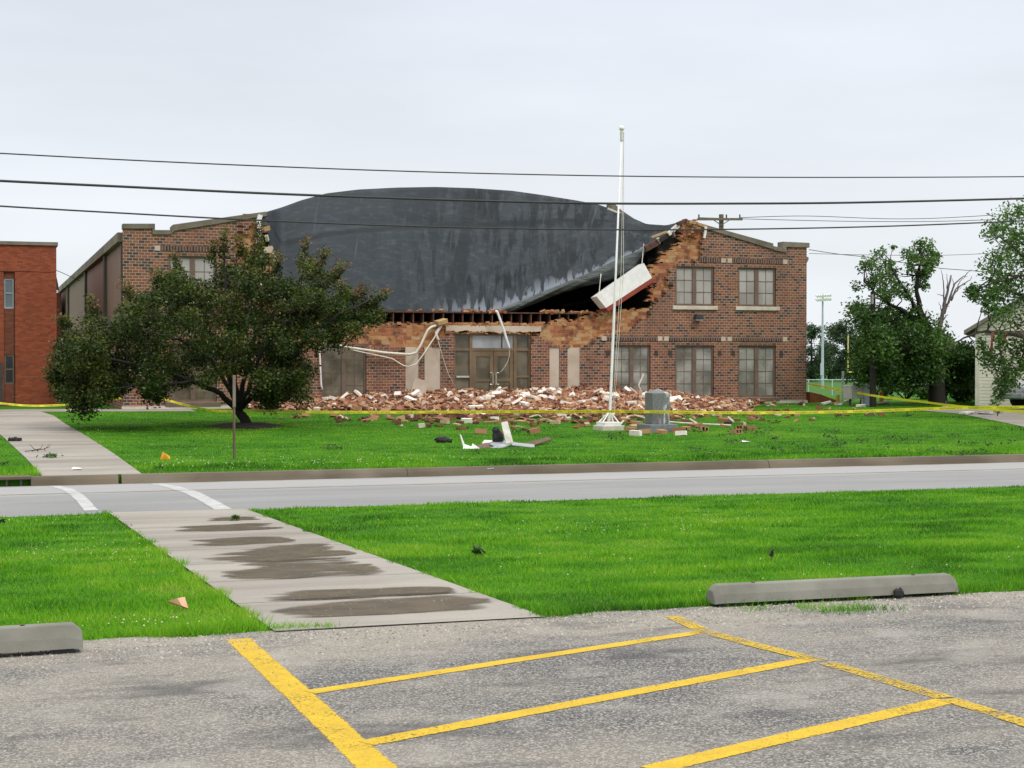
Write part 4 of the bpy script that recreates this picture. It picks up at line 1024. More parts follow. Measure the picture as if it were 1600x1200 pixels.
bx_ = MB().obox(at_y(689, 503, YF - .1), (.42, .3, .16), (0.1, -.25, .3)).build('broken_block', M['lumber'], None, bevel=.01); tag(bx_, 'tan broken block on the ledge where the loose pipes hang', 'block')

# ------------------------------------------------------------------ red annex on the left
annex = thing('brick_building', 'smooth orange red brick building with a flat roof beside the school', 'building')
Y2 = 62.0
def a2(px, py): p = at_y(px, py, Y2); return p.x, p.z
xr, zt2 = a2(88, 384); xl = xr - 26; zb2 = gz(Y2) - .3
x5, x24 = a2(5, 500)[0], a2(23.5, 500)[0]; zband = a2(40, 424)[1]
zw = [a2(14, y)[1] for y in (482, 435, 600, 554)]
wl2 = MB()
wl2.box((x24, Y2, zb2), (xr, Y2 + 14, zband - .03)); wl2.box((xl, Y2 + .02, zb2), (x5 + .02, Y2 + 14, zband - .03))
wl2.box((xl, Y2, zband + .0), (xr, Y2 + 14, zt2)); wl2.box((xl, Y2 + .03, zband - .03), (xr - .02, Y2 + 13.9, zband))
wl2.build('wall', M['redbrick2'], annex)
for (c, d) in ((zw[1], zband - .032), (zw[3], zw[0]), (zb2, zw[2])): MB().box((x5, Y2 + .1, c), (x24 - .001, Y2 + .5, d)).build('recessed_strip', M['redbrick3'], annex)
MB().box((x5, Y2 + .52, zb2), (x24 - .001, Y2 + 2, zband - .04)).build('dark_backing', M['interior'], annex)  # dark block added as backing, standing in for the unlit inside
MB().box((xl - .05, Y2 - .06, zt2 + .002), (xr + .06, Y2 + 14.1, zt2 + .13)).build('coping', M['coping'], annex)
M['pane_blue'] = mat_glass('blue_grey_glass', (0.10, 0.125, 0.145), (0.15, 0.18, 0.20), 1.0, 0.1)
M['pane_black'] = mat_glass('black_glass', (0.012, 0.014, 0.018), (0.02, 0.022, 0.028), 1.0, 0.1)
for (c, d, pm_, lb_) in ((zw[0], zw[1], 'pane_blue', 'blue grey upper window'), (zw[2], zw[3], 'pane_black', 'dark lower window')):
    f = MB(); f.box((x5 + .03, Y2 + .12, c), (x5 + .09, Y2 + .2, d)); f.box((x24 - .09, Y2 + .12, c), (x24 - .03, Y2 + .2, d))
    mid = (c + d) / 2 + (0.02 if pm_ == 'pane_blue' else 0)
    for z in (c + .03, mid, d - .03): f.box((x5 + .09, Y2 + .125, z - .03), (x24 - .09, Y2 + .195, z + .03))
    o = f.build('window', M['grey_metal'] if pm_ == 'pane_blue' else M['frame'], annex); o['label'] = lb_
    MB().box((x5 + .09, Y2 + .15, c), (x24 - .09, Y2 + .17, d)).build('pane', M[pm_], o)
dd = MB().box((a2(-14, 600)[0], Y2 - .03, zb2), (a2(5, 600)[0] - .02, Y2 + .015, a2(3, 566)[1])).build('door', M['dark_metal'], annex)
# joint groove line and the link wing behind it
xj = a2(24, 400)[0]
YC = 94.0
cw_ = MB(); xa_ = at_y(70, 500, YC).x; xb_ = XF - .2; zc = at_y(85, 458, YC).z
cw_.box((xa_, YC, gz(YC) - .5), (xb_, YC + 6, zc)); cw_.build('link_wing', M['redbrick3'], annex)
MB().box((xa_, YC - .3, zc + .004), (xb_ - .2, YC + 6, zc + .16)).build('link_gutter', M['white_metal'], annex)
MB().box((at_y(84, 450, YC).x, YC - .3, zc + .165), (at_y(85.5, 450, YC).x, YC, at_y(84, 445, YC).z)).build('gutter_end', M['white_metal'], annex)
MB().prism_y([(at_y(86, 450, YC).x, zc + .17), (at_y(92, 450, YC).x, zc + .17), (at_y(91, 450, YC).x, zc + .5), (at_y(88, 450, YC).x, zc + 1.0), (at_y(86, 450, YC).x, zc + 1.3)], YC, YC + .4).build('roof_scrap', M['black_rubber'], annex)

# ------------------------------------------------------------------ rubble
k = NT('rubble_mix')
sp = k.n('ShaderNodeObjectInfo')
c = k.ramp(k.attr('tint'), [(0.0, (0.04, 0.018, 0.014)), (0.2, (0.12, 0.036, 0.022)), (0.4, (0.20, 0.065, 0.035)), (0.58, (0.29, 0.12, 0.058)), (0.72, (0.37, 0.19, 0.095)), (0.88, (0.47, 0.30, 0.17)), (0.95, (0.55, 0.42, 0.29)), (1.0, (0.82, 0.76, 0.68))])
c = k.mix(k.rng(k.noise(30, 4, 0.7), 0.5, 0.72, 0, 0.45), c, (0.36, 0.24, 0.17)); k.color(c); k.rough(0.92); k.bump(k.noise(60, 3), .4, .01)
M['rubble'] = k.m
PXL, PXR = fp(405, 600)[0], fp(1190, 600)[0]
def pile_h(x, y):
    d = YF - y                      # metres out from the wall
    cx = np.interp(x, [PXL - 1, PXL + 2.5, fp(640,600)[0], fp(860,600)[0], fp(1020,600)[0], fp(1060,600)[0], fp(1110,600)[0], PXR + .3], [0.0, .32, .48, .50, .50, .30, .16, 0.0])
    n = 0.75 + 0.5 * vnoise(np.asarray(x), np.asarray(y), .8, 21)
    ext = np.interp(x, [PXL - 1, PXL + 2, fp(560,600)[0], fp(740,600)[0], fp(1020,600)[0], fp(1075,600)[0], PXR - 1.5, PXR + 1], [1, 4.0, 5.2, 8.0, 9.5, 6.5, 2.2, 1.2])
    return np.maximum(0, cx * n * np.clip(1 - d / ext, 0, 1) ** 1.7)
mv, mf = [], []
gxn, gyn = 90, 42
X0, X1, Yp0, Yp1 = PXL - 1.2, PXR + 1.6, YF - 10.5, YF - .01
for i in range(gxn + 1):
    for j in range(gyn + 1):
        x, y = X0 + (X1 - X0) * i / gxn, Yp0 + (Yp1 - Yp0) * j / gyn
        h = float(pile_h(np.array([x]), np.array([y]))[0]); mv.append((x, y, gz(y) + h - .05 - .16 * max(0, 1 - h / .16)))
moundm = plain('crushed_brick', (0.15, 0.06, 0.038), (0.06, 0.028, 0.02), 5.0, .95, .8, bscale=20, bdist=.05)
tag(MB().add(mv, [(i*(gyn+1)+j, (i+1)*(gyn+1)+j, (i+1)*(gyn+1)+j+1, i*(gyn+1)+j+1) for i in range(gxn) for j in range(gyn)]).build('rubble', moundm), kind='stuff')
def rand_rot(n, flat):
    out = []
    for i in range(n):
        out.append(Matrix.Rotation(RNG.uniform(0, 6.28), 3, 'Z') @ Matrix.Rotation(RNG.gauss(0, flat), 3, 'X') @ Matrix.Rotation(RNG.gauss(0, flat), 3, 'Y'))
    return out
# positions over the pile and thinning out over the grass
def pile_pts(n, spread):
    out = []
    while len(out) < n:
        x = RNG.uniform(X0 + .6, X1 - .3); d = RNG.uniform(0, 10.2)
        h = float(pile_h(np.array([x]), np.array([YF - d]))[0])
        if h > 0.02 and (h > .13 or RNG.random() < .25 + 5 * h) or RNG.random() < spread: out.append((x, YF - d - .06, gz(YF - d) + h))
    return out
XM0, XM1 = fp(560, 600)[0], fp(1150, 600)[0]
def lawn_pts(n, dmin=5.0, dmax=16.0):
    out = []
    while len(out) < n:
        d = dmin + RNG.expovariate(1 / 3.0)
        if d > dmax: continue
        y = YF - d; px = RNG.triangular(520, 1330, 900); 
        x = at_y(px, 640, y).x
        out.append((x, y, gz(y)))
    return out
def stuff_bricks():
    Ps, ts = [], []
    pts = [(p, .5) for p in pile_pts(8500, .008)] + [(p, .16) for p in lawn_pts(420, 6.5, 14)]
    for (x, y, z), fl_ in pts:
        s_ = RNG.choice([(.2, .095, .085), (.2, .095, .085), (.13, .095, .085), (.32, .2, .05), (.1, .09, .06), (.34, .16, .1), (.4, .26, .045), (.55, .09, .035), (.3, .22, .12)])
        R = Matrix.Rotation(RNG.uniform(0, 6.28), 3, 'Z') @ Matrix.Rotation(RNG.gauss(0, fl_), 3, 'X') @ Matrix.Rotation(RNG.gauss(0, fl_), 3, 'Y')
        s_ = [q * RNG.uniform(.6, .95) for q in s_]; h = [q / 2 for q in s_]; c0 = Vector((x, y, z + s_[2] * .35 + RNG.uniform(0, .05)))
        V8 = [c0 + R @ Vector((a * h[0] * RNG.uniform(.85, 1), b * h[1], e_ * h[2])) for e_ in (-1, 1) for a, b in ((-1,-1),(1,-1),(1,1),(-1,1))]
        for f in ((0,3,2,1),(4,5,6,7),(0,1,5,4),(1,2,6,5),(2,3,7,6),(3,0,4,7)): Ps.append([tuple(V8[i]) for i in f])
        t = RNG.random(); t = min(.985, t ** .85); ts += [t] * 6
    return np.array(Ps), np.array(ts)
P_, t_ = stuff_bricks(); tag(quads_mesh('rubble', P_, M['rubble'], tint=t_), kind='stuff')
# individual blocks
def tinted_box(name, size, t, chip=.8):
    m = MB(); m.obox((0, 0, 0), size, (0, 0, 0)); 
    m.v = [(v[0] * RNG.uniform(chip, 1), v[1] * RNG.uniform(chip, 1), v[2] * RNG.uniform(chip, 1)) for v in m.v]
    me = bpy.data.meshes.new(name); me.from_pydata(m.v, [], m.f); me.materials.append(M['rubble'])
    at = me.attributes.new('tint', 'FLOAT', 'POINT'); at.data.foreach_set('value', np.full(8, t, dtype=np.float32)); return me
def hollow_tile(name, t):
    m = MB(); L, Wd, H, w = .30, .2, .13, .022
    m.box((-L/2, -Wd/2, -H/2), (L/2, Wd/2, -H/2 + w)); m.box((-L/2, -Wd/2, H/2 - w), (L/2, Wd/2, H/2))
    for y in (-Wd/2, -w/2, Wd/2 - w): m.box((-L/2, y, -H/2 + w), (L/2, y + w, H/2 - w))
    me = bpy.data.meshes.new(name); me.from_pydata(m.v, [], m.f); me.materials.append(M['rubble'])
    at = me.attributes.new('tint', 'FLOAT', 'POINT'); at.data.foreach_set('value', np.full(len(m.v), t, dtype=np.float32)); return me
def place(name, meshes, pts, flat, label, cat, group, zoff):
    for i, (x, y, z) in enumerate(pts):
        me = meshes[i % len(meshes)]
        o = bpy.data.objects.new(name, me); col.objects.link(o)
        o.location = (x, y, z + zoff); o.rotation_euler = (RNG.gauss(0, flat), RNG.gauss(0, flat), RNG.uniform(0, 6.28))
        tag(o, label, cat, group)
place('brick', [tinted_box('brick', (.2, .095, .085), t) for t in (.12, .25, .35, .45, .55)], lawn_pts(120, 6.0, 17), .12, 'loose red brick lying on the grass in front of the rubble', 'brick', 'loose bricks on the lawn', .03)
place('brick', [tinted_box('brick', (.21, .1, .09), t) for t in (.2, .3, .42, .52, .6)], [p for p in pile_pts(80, 0)], .5, 'loose red brick on the rubble heap along the school wall', 'brick', 'loose bricks on the heap', .09)
place('clay_tile', [tinted_box('clay_tile', (.32, .22, .1), t, .9) for t in (.6, .7, .78, .85)] + [hollow_tile('clay_tile', t) for t in (.66, .76)], [p for p in pile_pts(85, 0) if p[0] > fp(520, 600)[0] and p[0] < fp(1080, 600)[0]], .45, 'tan clay wall tile tumbled on the rubble heap', 'tile', 'clay tiles on the heap', .1)
wp = []
for px, py in ((770,619),(782,616),(750,628),(762,624),(790,630),(835,612),(850,616),(845,624),(857,626),(815,624),(822,620),(868,620),(930,616),(938,620),(945,625),(925,628),(1005,622),(1052,627),(1045,632),(700,620),(712,628),(655,622),(640,628),(648,619),(620,620),(625,612),(600,625),(580,626),(535,624),(520,627),(508,627),(720,616),(735,623),(802,634),(880,634),(905,632),(985,634),(560,620),(975,614),(960,622),(742,640),(1010,638)):
    q = at_y(px, py, YF - 1.0); lo = [YF - .2 - .1 * i for i in range(64)]
    best = None
    for y in lo[::-1]:
        p = at_y(px, py, y)
        if p.z <= gz(y) + float(pile_h(np.array([p.x]), np.array([y]))[0]) + .06: best = p; break
    if best:
        wp.append((best.x, best.y - .12, best.z))
        if px > 760: wp.append((best.x + RNG.uniform(-.5, .5), best.y - RNG.uniform(.1, .8), best.z - .02))
place('glazed_block', [tinted_box('glazed_block', s_, 1.0, .88) for s_ in ((.42, .22, .09), (.34, .2, .12), (.24, .18, .11), (.52, .17, .08), (.2, .14, .1))], wp, .35, 'white glazed block among the red bricks of the rubble heap', 'block', 'white glazed blocks in the rubble', .10)
place('glazed_block', [tinted_box('glazed_block', s_, 1.0, .9) for s_ in ((.34, .12, .14), (.3, .1, .12))], [tuple(G(x, y)) for x, y in ((729,661),(749,650),(773,658),(1064,681),(993,681),(878,653),(955,668))], .08, 'white block lying on the grass in front of the rubble', 'block', 'white blocks on the grass', .07)
place('clay_tile', [hollow_tile('clay_tile', t) for t in (.62, .72, .8)] + [tinted_box('clay_tile', (.32, .2, .1), t, .9) for t in (.6, .75)], [tuple(G(x, y)) for x, y in ((834,677),(752,678),(1008,678),(1018,674),(1034,678),(1060,676),(1072,674),(1100,674),(1040,672),(985,674),(1130,660),(1160,672),(1150,678),(1088,668),(994,664),(1172,673))], .1, 'orange hollow clay tile on the grass around flagpole and monument', 'tile', 'clay tiles on the grass', .06)
# long bent scraps in the heap
for pts, lab in (([(1006,584),(998,602),(1003,616),(1006,622)], 'bent cream rod standing up out of the rubble behind the monument'), ([(984,606),(992,612),(1000,622)], 'short grey rod leaning out of the rubble')):
    tag(MB().tube([at_y(x, y, YF - 1.6) for x, y in pts], .035, 6).build('bent_rod', M['cream']), lab, 'rod')
for pts, lab in (([(965,672),(972,663),(981,654),(992,652),(1008,656)], 'bent cream conduit lying between flagpole and monument'), ([(1044,662),(1062,664),(1100,666),(1142,668)], 'long cream conduit lying on the grass right of the monument'), ([(1078,658),(1086,663),(1092,667)], 'short pale stick on the bricks right of the monument'), ([(1138,655),(1146,662)], 'pale wooden stake at the right end of the scattered bricks')):
    P = [G(x, y) + Vector((0, 0, .06)) for x, y in pts]
    tag(MB().tube(P, .028, 6).build('bent_rod', M['cream']), lab, 'rod')
bl = MB(); p = at_y(959, 606, YF - 1.4); bl.sphere(p, .26, 9, 7, (.9, .7, 1.25)); bl.v = [(x + RNG.uniform(-.05,.05), y + RNG.uniform(-.05,.05), z + RNG.uniform(-.05,.05)) for x, y, z in bl.v]
tag(bl.build('brick_chunk', M['tile']), 'big broken chunk of masonry leaning by the window behind the flagpole', 'chunk')
p0 = at_y(655, 606, YF - .45); sl = MB().obox(p0, (.55, .06, .62), (.0, .25, .1)); tag(sl.build('stone_slab', M['stone']), 'broken pale stone slab leaning on the wall panels left of the entrance', 'slab')

# ------------------------------------------------------------------ flagpole, monument, sign post
fb = G(951, 672)
fpole = thing('flagpole', 'tall white flagpole leaning slightly on a square base in the lawn', 'flagpole')
top = at_y(971.5, 204, fb.y + .2); col_ = at_y(953.2, 642, fb.y + .02)
base = Vector((fb.x, fb.y, fb.z + .24))
MB().tube([base, col_, col_.lerp(top, .35), col_.lerp(top, .42), top], [.042, .041, .036, .030, .022], 12).build('pole', M['white_metal'], fpole, smooth=True)
MB().sphere(top + Vector((0, 0, .06)), .075, 12, 8).build('finial', M['white_metal'], fpole, smooth=True)
MB().tube([top - Vector((0, 0, .28)), top - Vector((0, 0, .03))], [.05, .055], 8).build('truck', M['dirty_white'], fpole)
for dx, dy in ((-.24, -.14), (.24, -.14), (.22, .2), (-.22, .2)):
    MB().tube([Vector((fb.x + dx, fb.y + dy, fb.z + .2)), col_], .018, 6).build('brace', M['white_metal'], fpole)
MB().obox((fb.x, fb.y, fb.z + .17), (.5, .5, .1), (0, 0, .1)).build('base_plate', M['white_metal'], fpole, bevel=.01)
MB().obox((fb.x, fb.y, fb.z + .05), (.66, .6, .16), (0, 0, .1)).build('base_block', M['limestone'], fpole, bevel=.02)
R_ = MB(); q0 = top + Vector((.06, 0, -.05))
for k_, e_ in enumerate((.10, .17)): R_.tube([q0, q0.lerp(col_, .5) + Vector((e_ + .02, 0, 0)), col_ + Vector((e_ * .6, -.05, .05))], .007, 4)
R_.build('halyard', M['cream'], fpole)
mb_ = G(1027, 674)
mon = thing('monument', 'grey granite block monument with a low pyramid top and pale streaks', 'monument')
def mon_mat():
    k = NT('streaked_granite')
    s = k.n('ShaderNodeSeparateXYZ'); k.l(k.tc.outputs['Object'], s.inputs[0])
    c = k.mix(k.rng(k.noise(30, 4), .35, .65), (.185, .195, .195), (.115, .122, .124))
    st = k.rng(k.noise(7.0, 4.0, .6, stretch=(2.4, 1, .35)), .53, .60)
    c = k.mix(k.math('MULTIPLY', st, k.rng(s.outputs[0], mb_.x - .12, mb_.x + .08, 0, .85)), c, (.58, .58, .56)); k.color(c); k.rough(.6); return k.m
w = .255
mm = MB(); mm.add([(mb_.x - w, mb_.y - w, mb_.z + .2), (mb_.x + w, mb_.y - w, mb_.z + .2), (mb_.x + w, mb_.y + w, mb_.z + .2), (mb_.x - w, mb_.y + w, mb_.z + .2),
   (mb_.x - w, mb_.y - w, mb_.z + 1.03), (mb_.x + w, mb_.y - w, mb_.z + 1.03), (mb_.x + w, mb_.y + w, mb_.z + 1.03), (mb_.x - w, mb_.y + w, mb_.z + 1.03), (mb_.x, mb_.y, mb_.z + 1.15)],
   [(0,3,2,1),(0,1,5,4),(1,2,6,5),(2,3,7,6),(3,0,4,7),(4,5,8),(5,6,8),(6,7,8),(7,4,8)])
mm.build('shaft', mon_mat(), mon, bevel=.015)
MB().box((mb_.x - .42, mb_.y - .42, mb_.z - .1), (mb_.x + .42, mb_.y + .42, mb_.z + .2)).build('plinth', M['granite'], mon, bevel=.02)
sg = G(366, 718); h_ = (718 - 586) / ppm(sg)
sp_ = thing('sign_post', 'slim brown metal post standing in the lawn in front of the dark tree', 'post')
m = MB().box((sg.x - .024, sg.y - .012, sg.z - .1), (sg.x + .024, sg.y + .012, sg.z + h_ * .62)); m.box((sg.x - .012, sg.y - .03, sg.z - .1), (sg.x + .012, sg.y - .012, sg.z + h_ * .62))
m.build('post', M['frame'], sp_)
MB().box((sg.x - .032, sg.y - .05, sg.z + h_ * .62), (sg.x + .026, sg.y - .03, sg.z + h_)).build('upper_post', plain('pale_rusty_post', (.26, .21, .17), (.18, .14, .11), 4), sp_)

# ------------------------------------------------------------------ wheel stops
def wheel_stop(pa, pb, label, h=.15, w=.20, y_back=None):
    A, B = Vector(pa), Vector(pb); d = (B - A); L = d.length; ang = math.atan2(d.y, d.x)
    root = thing('wheel_stop', label, 'wheel stop')
    prof = [(0, .022), (.018, .085), (.055, h), (w - .055, h), (w - .018, .085), (w, .022)]
    n = len(prof); vs = []
    for x, sc in ((0, 0), (.05, 1), (L - .05, 1), (L, 0)):
        for (p, q) in prof:
            pz = q * (1 if sc else .72); vs.append((x if q > .0 or sc else x, p if sc else w/2 + (p - w/2) * .9, pz))
    fs = [tuple(range(n - 1, -1, -1)), tuple(range(3*n, 4*n))]
    for i in range(3): fs += [(i*n + k_, i*n + k_ + 1, (i+1)*n + k_ + 1, (i+1)*n + k_) for k_ in range(n - 1)]
    o = MB().add(vs, fs).build('body', M['concrete'], root, bevel=.008)
    o.location = (0, 0, 0); root.location = (A.x, A.y, gz(A.y) + .012); root.rotation_euler = (0, 0, ang)
    for x in (.05, L/2 - .06, L - .17): MB().box((x, .035, -.01), (x + .12, w - .035, .0215)).build('foot', M['dark_metal'], root)
    for x in (.35, L - .35): MB().tube([(x, w/2, h - .01), (x, w/2, h + .006)], .014, 8).build('pin', M['lumber_dark'], root)
    return root, L
A, B = G(1118, 951), G(1500, 931); B.y = A.y + (B.y - A.y); ws, Lw = wheel_stop(A, B, 'whole concrete wheel stop at the edge of the grass on the right')
wc_ = MB(); wc_.sphere((Lw * .735, -.015, .03), .042, 8, 6, (1.2, .4, 1)); wc_.v = [(x + RNG.uniform(-.018,.018), y, z + RNG.uniform(-.015,.015)) for x, y, z in wc_.v]; tag_o = wc_.build('tar_lump', M['black_rubber']); tag_o.location = ws.location; tag_o.rotation_euler = ws.rotation_euler; tag(tag_o, 'black lump against the front of the right wheel stop', 'lump')
B2 = G(126, 1022); A2 = Vector((B2.x - 1.9, B2.y - .10, 0)); wheel_stop(A2, B2, 'concrete wheel stop cut off by the left edge of the photo', .165, .2)
BR = MB(); 

# ------------------------------------------------------------------ debris on the lawns
db = thing('metal_debris', 'heap of bent roof flashing with one pale strip standing upright on the lawn', 'debris')
yd = G(790, 700).y
def slab(name, pts, m_, dy0, dy1, t=.03):
    P = [at_y(x, y, yd + (dy0 + (dy1 - dy0) * i / max(1, len(pts) - 1))) for i, (x, y) in enumerate(pts)]
    return P
def sheet(name, quad, mat, parent, dys=(0, 0, .0, .0), t=.025):
    P = [at_y(x, y, yd + d) for (x, y), d in zip(quad, dys)]
    o = MB().add(P, [tuple(range(len(P)))]).build(name, mat, parent); s_ = o.modifiers.new('t', 'SOLIDIFY'); s_.thickness = t; return o
sheet('upright_strip', [(791,693),(802,691),(793,658),(783,660)], M['dirty_white'], db, (.3, .3, .5, .5))
sheet('flashing', [(765,701),(798,691),(806,693),(782,702)], M['grey_metal'], db, (0, .6, .55, 0))
sheet('flashing', [(797,692),(835,696),(835,701),(800,697)], M['grey_metal'], db, (.5, .2, .0, .3))
sheet('flashing', [(723,703),(724,695),(730,699),(748,702),(747,703)], M['white_metal'], db, (0, .1, .2, .1, 0))
sheet('torn_strip', [(718,679),(720,680),(726,696),(723,697)], M['dirty_white'], db, (.2, .2, .1, .1))
sheet('flashing', [(735,703),(738,694),(750,702)], M['dirty_white'], db, (0, .15, 0))
M['oldfelt'] = plain('reddish_roofing_felt', (.19, .10, .075), (.12, .07, .055), 4, .8)
sheet('roofing_felt', [(744,698),(768,691),(790,690),(765,701),(745,702)], M['oldfelt'], db, (.4, 1.2, 1.0, .2, .1))
sheet('dark_felt', [(765,695),(774,690),(795,690),(776,700)], M['grey_metal'], db, (.4, .9, .8, .1))
sheet('white_scrap', [(753,694),(757,689),(770,690),(766,693)], M['white_metal'], db, (.9, 1.2, 1.2, .9))
sheet('brown_board', [(818,694),(858,684),(862,688),(836,696)], plain('brown_fibre_board', (.13, .08, .045), (.09, .055, .03), 6), db, (.6, 1.3, 1.1, .4))
lm = MB(); p = at_y(778, 684, yd + .7); lm.sphere(p, .14, 8, 6, (1, .7, 1.3)); lm.sphere(p + Vector((-.05, 0, .17)), .085, 8, 6); lm.v = [(x + RNG.uniform(-.02,.02), y, z + RNG.uniform(-.02,.02)) for x, y, z in lm.v]
lm.build('black_lump', M['black_rubber'], db)
bc = G(690, 692); lm = MB(); lm.sphere((bc.x, bc.y, bc.z + .07), .18, 9, 6, (1.0, .6, .5)); lm.sphere((bc.x + .16, bc.y, bc.z + .05), .11, 8, 6, (1.1, .6, .5)); lm.v = [(x + RNG.uniform(-.03,.03), y, z + RNG.uniform(-.02,.02)) for x, y, z in lm.v]
tag(lm.build('tar_chunk', M['black_rubber']), 'black chunk of roofing lying alone on the lawn left of the bent metal', 'chunk')
bc = G(21, 690); lm = MB()
for dx, dy, r in ((-.06, 0, .07), (.05, .02, .075), (.14, -.02, .05)): lm.sphere((bc.x + dx, bc.y + dy, bc.z + .05), r, 8, 6, (1, .8, .8))
lm.v = [(x + RNG.uniform(-.015,.015), y, z + RNG.uniform(-.015,.015)) for x, y, z in lm.v]
tag(lm.build('tar_chunk', M['black_rubber']), 'small black clod on the left edge of the far path', 'chunk')
og = G(258, 718); s_ = .85 / 1
ob = MB(); hgt = (718 - 706) / ppm(og)
ob.add([(og.x - .1, og.y, og.z), (og.x + .09, og.y - .04, og.z), (og.x + .08, og.y + .08, og.z), (og.x - .07, og.y + .07, og.z), (og.x - .05, og.y + .02, og.z + hgt), (og.x + .0, og.y - .03, og.z + hgt * .75), (og.x + .1, og.y, og.z + hgt * .4)],
       [(0,1,5),(0,5,4),(1,6,5),(1,2,6),(2,3,4),(2,4,6),(4,5,6),(0,4,3),(0,3,2,1)])
tag(ob.build('orange_bag', plain('orange_plastic', (.80, .36, .02), (.68, .28, .015), 8, .5)), 'crumpled orange plastic bag on the lawn near the kerb', 'bag')
tg = G(281, 955); tm = MB(); tm.add([(tg.x - .085, tg.y + .03, tg.z + .075), (tg.x - .02, tg.y - .02, tg.z + .10), (tg.x + .04, tg.y + .03, tg.z + .10), (tg.x + .06, tg.y - .02, tg.z + .02), (tg.x + .01, tg.y - .04, tg.z + .045)], [(0,4,1),(1,4,3),(1,3,2),(0,1,2)])
s_ = tm.build('tile_shard', plain('salmon_tile', (.62, .30, .18), (.70, .42, .28), 9, .7)); s_.modifiers.new('t', 'SOLIDIFY').thickness = .02
tag(s_, 'pointed salmon coloured tile shard stuck in the near left grass', 'shard')
for (x, y), lab, sc in (((120, 735), 'white scrap of paper lying on the far path', .1), ((1164, 692), 'white plastic scrap lying on the right part of the lawn', .14), ((764, 734), 'white scrap lying on the far kerb', .1)):
    q = G(x, y); m = MB().add([(q.x - sc, q.y - .06, q.z + .03), (q.x + sc * .7, q.y - .09, q.z + .04), (q.x + sc, q.y + .08, q.z + .035), (q.x - sc * .6, q.y + .1, q.z + .06)], [(0,1,2,3)])
    o = m.build('paper_scrap', M['white_metal']); o.modifiers.new('t', 'SOLIDIFY').thickness = .008; tag(o, lab, 'scrap')

# ------------------------------------------------------------------ foliage
def leaf_quads(C, size, rng, up=0.35):
    n = len(C)
    N = rng.normal(0, 1, (n, 3)); N[:, 2] = np.abs(N[:, 2]) + up; N /= np.linalg.norm(N, axis=1)[:, None]
    A = rng.normal(0, 1, (n, 3)); A -= N * (A * N).sum(1)[:, None]; A /= np.linalg.norm(A, axis=1)[:, None]
    B = np.cross(N, A); s = size * rng.uniform(.6, 1.3, n)[:, None]
    return np.stack([C - A * s, C - B * s * .55 + N * s * .12, C + A * s, C + B * s * .55 + N * s * .12], 1)
def crown(name, centers, radii, per, size, mat, parent, seed, tint0=.5, squash=.75, tips=None, hang=0.0):
    rng = np.random.default_rng(seed); Cs, T = [], []
    centers = np.array([tuple(c) for c in centers]); radii = np.asarray(radii)
    cz0, cz1 = centers[:, 2].min(), centers[:, 2].max() + 1e-6
    for c, r in zip(centers, radii):
        n = max(8, int(per * (r / radii.mean()) ** 2))
        d = rng.normal(0, 1, (n, 3)); d /= np.linalg.norm(d, axis=1)[:, None]
        rad = r * rng.random(n)[:, None] ** .45
        p = d * rad * rng.uniform(.75, 1.25, (n, 1)); p[:, 2] *= squash
        if hang: p[:, 2] -= hang * rng.random(n) ** 2 * r
        Cs.append(c + p); T.append(np.clip(tint0 + rng.normal(0, .09) + rng.normal(0, .15, n), 0, 1))
    C = np.concatenate(Cs); T = np.concatenate(T)
    return quads_mesh(name, leaf_quads(C, size, rng), mat, parent, tint=T)
def poly_points(poly, n, Y, depth, rng, mind=0):
    """n points inside a picture outline, spread in depth about the tree's own plane (thickest mid-crown)"""
    xs = [p[0] for p in poly]; ys = [p[1] for p in poly]; out = []; tries = 0
    cx, cy = sum(xs) / len(xs), sum(ys) / len(ys); rx = (max(xs) - min(xs)) / 2
    while len(out) < n and tries < 60000:
        tries += 1
        x, y = rng.uniform(min(xs), max(xs)), rng.uniform(min(ys), max(ys))
        if not in_poly(x, y, poly): continue
        if mind and any((x - a) ** 2 + (y - b) ** 2 < mind ** 2 for a, b, _ in out): continue
        e_ = max(0.15, 1 - ((x - cx) / rx) ** 2) ** .5
        out.append((x, y, Y + rng.uniform(-1, 1) * depth * e_))
    return [at_y(*o) for o in out]
def limb(pts, r0, r1, mb, wob=.03, n=7):
    P = []
    for a, b in zip(pts[:-1], pts[1:]):
        for i in range(4): P.append(a.lerp(b, i / 4) + Vector((RNG.uniform(-wob, wob), RNG.uniform(-wob, wob), RNG.uniform(-wob, wob))) * (1 if i else 0))
    P.append(pts[-1]); m = len(P)
    mb.tube(P, [r0 + (r1 - r0) * (i / (m - 1)) ** .8 for i in range(m)], n); return P
def twigs(mb, nodes, centers, r=.018, every=1, n=4, maxl=9.0):
    for c in centers[::every]:
        c = Vector(c); q = min(nodes, key=lambda p: (p - c).length + max(0, p.z - c.z) * 1.5)
        if (q - c).length > maxl: continue
        mid = q.lerp(c, .5) + Vector((RNG.uniform(-.1,.1), RNG.uniform(-.1,.1), -.08 * (c - q).length))
        mb.tube([q, mid, c], [r * 1.6, r, r * .35], n, cap=False)

M['leaf_dark'] = leaf_mat('crabapple_leaf', [(0, (.008, .014, .004)), (.35, (.024, .042, .008)), (.58, (.060, .095, .014)), (.74, (.14, .18, .026)), (.84, (.15, .085, .035)), (1, (.22, .10, .055))], .3)
M['leaf_mid'] = leaf_mat('maple_leaf', [(0, (.015, .04, .011)), (.4, (.04, .10, .02)), (.7, (.095, .195, .035)), (1, (.19, .29, .07))], .4)
M['leaf_far'] = leaf_mat('distant_leaf', [(0, (.018, .042, .02)), (.5, (.042, .085, .036)), (1, (.10, .16, .065))], .35)
M['leaf_green'] = leaf_mat('green_leaf', [(0, (.015, .045, .012)), (.4, (.035, .10, .018)), (.75, (.075, .17, .03)), (1, (.15, .26, .06))], .35)

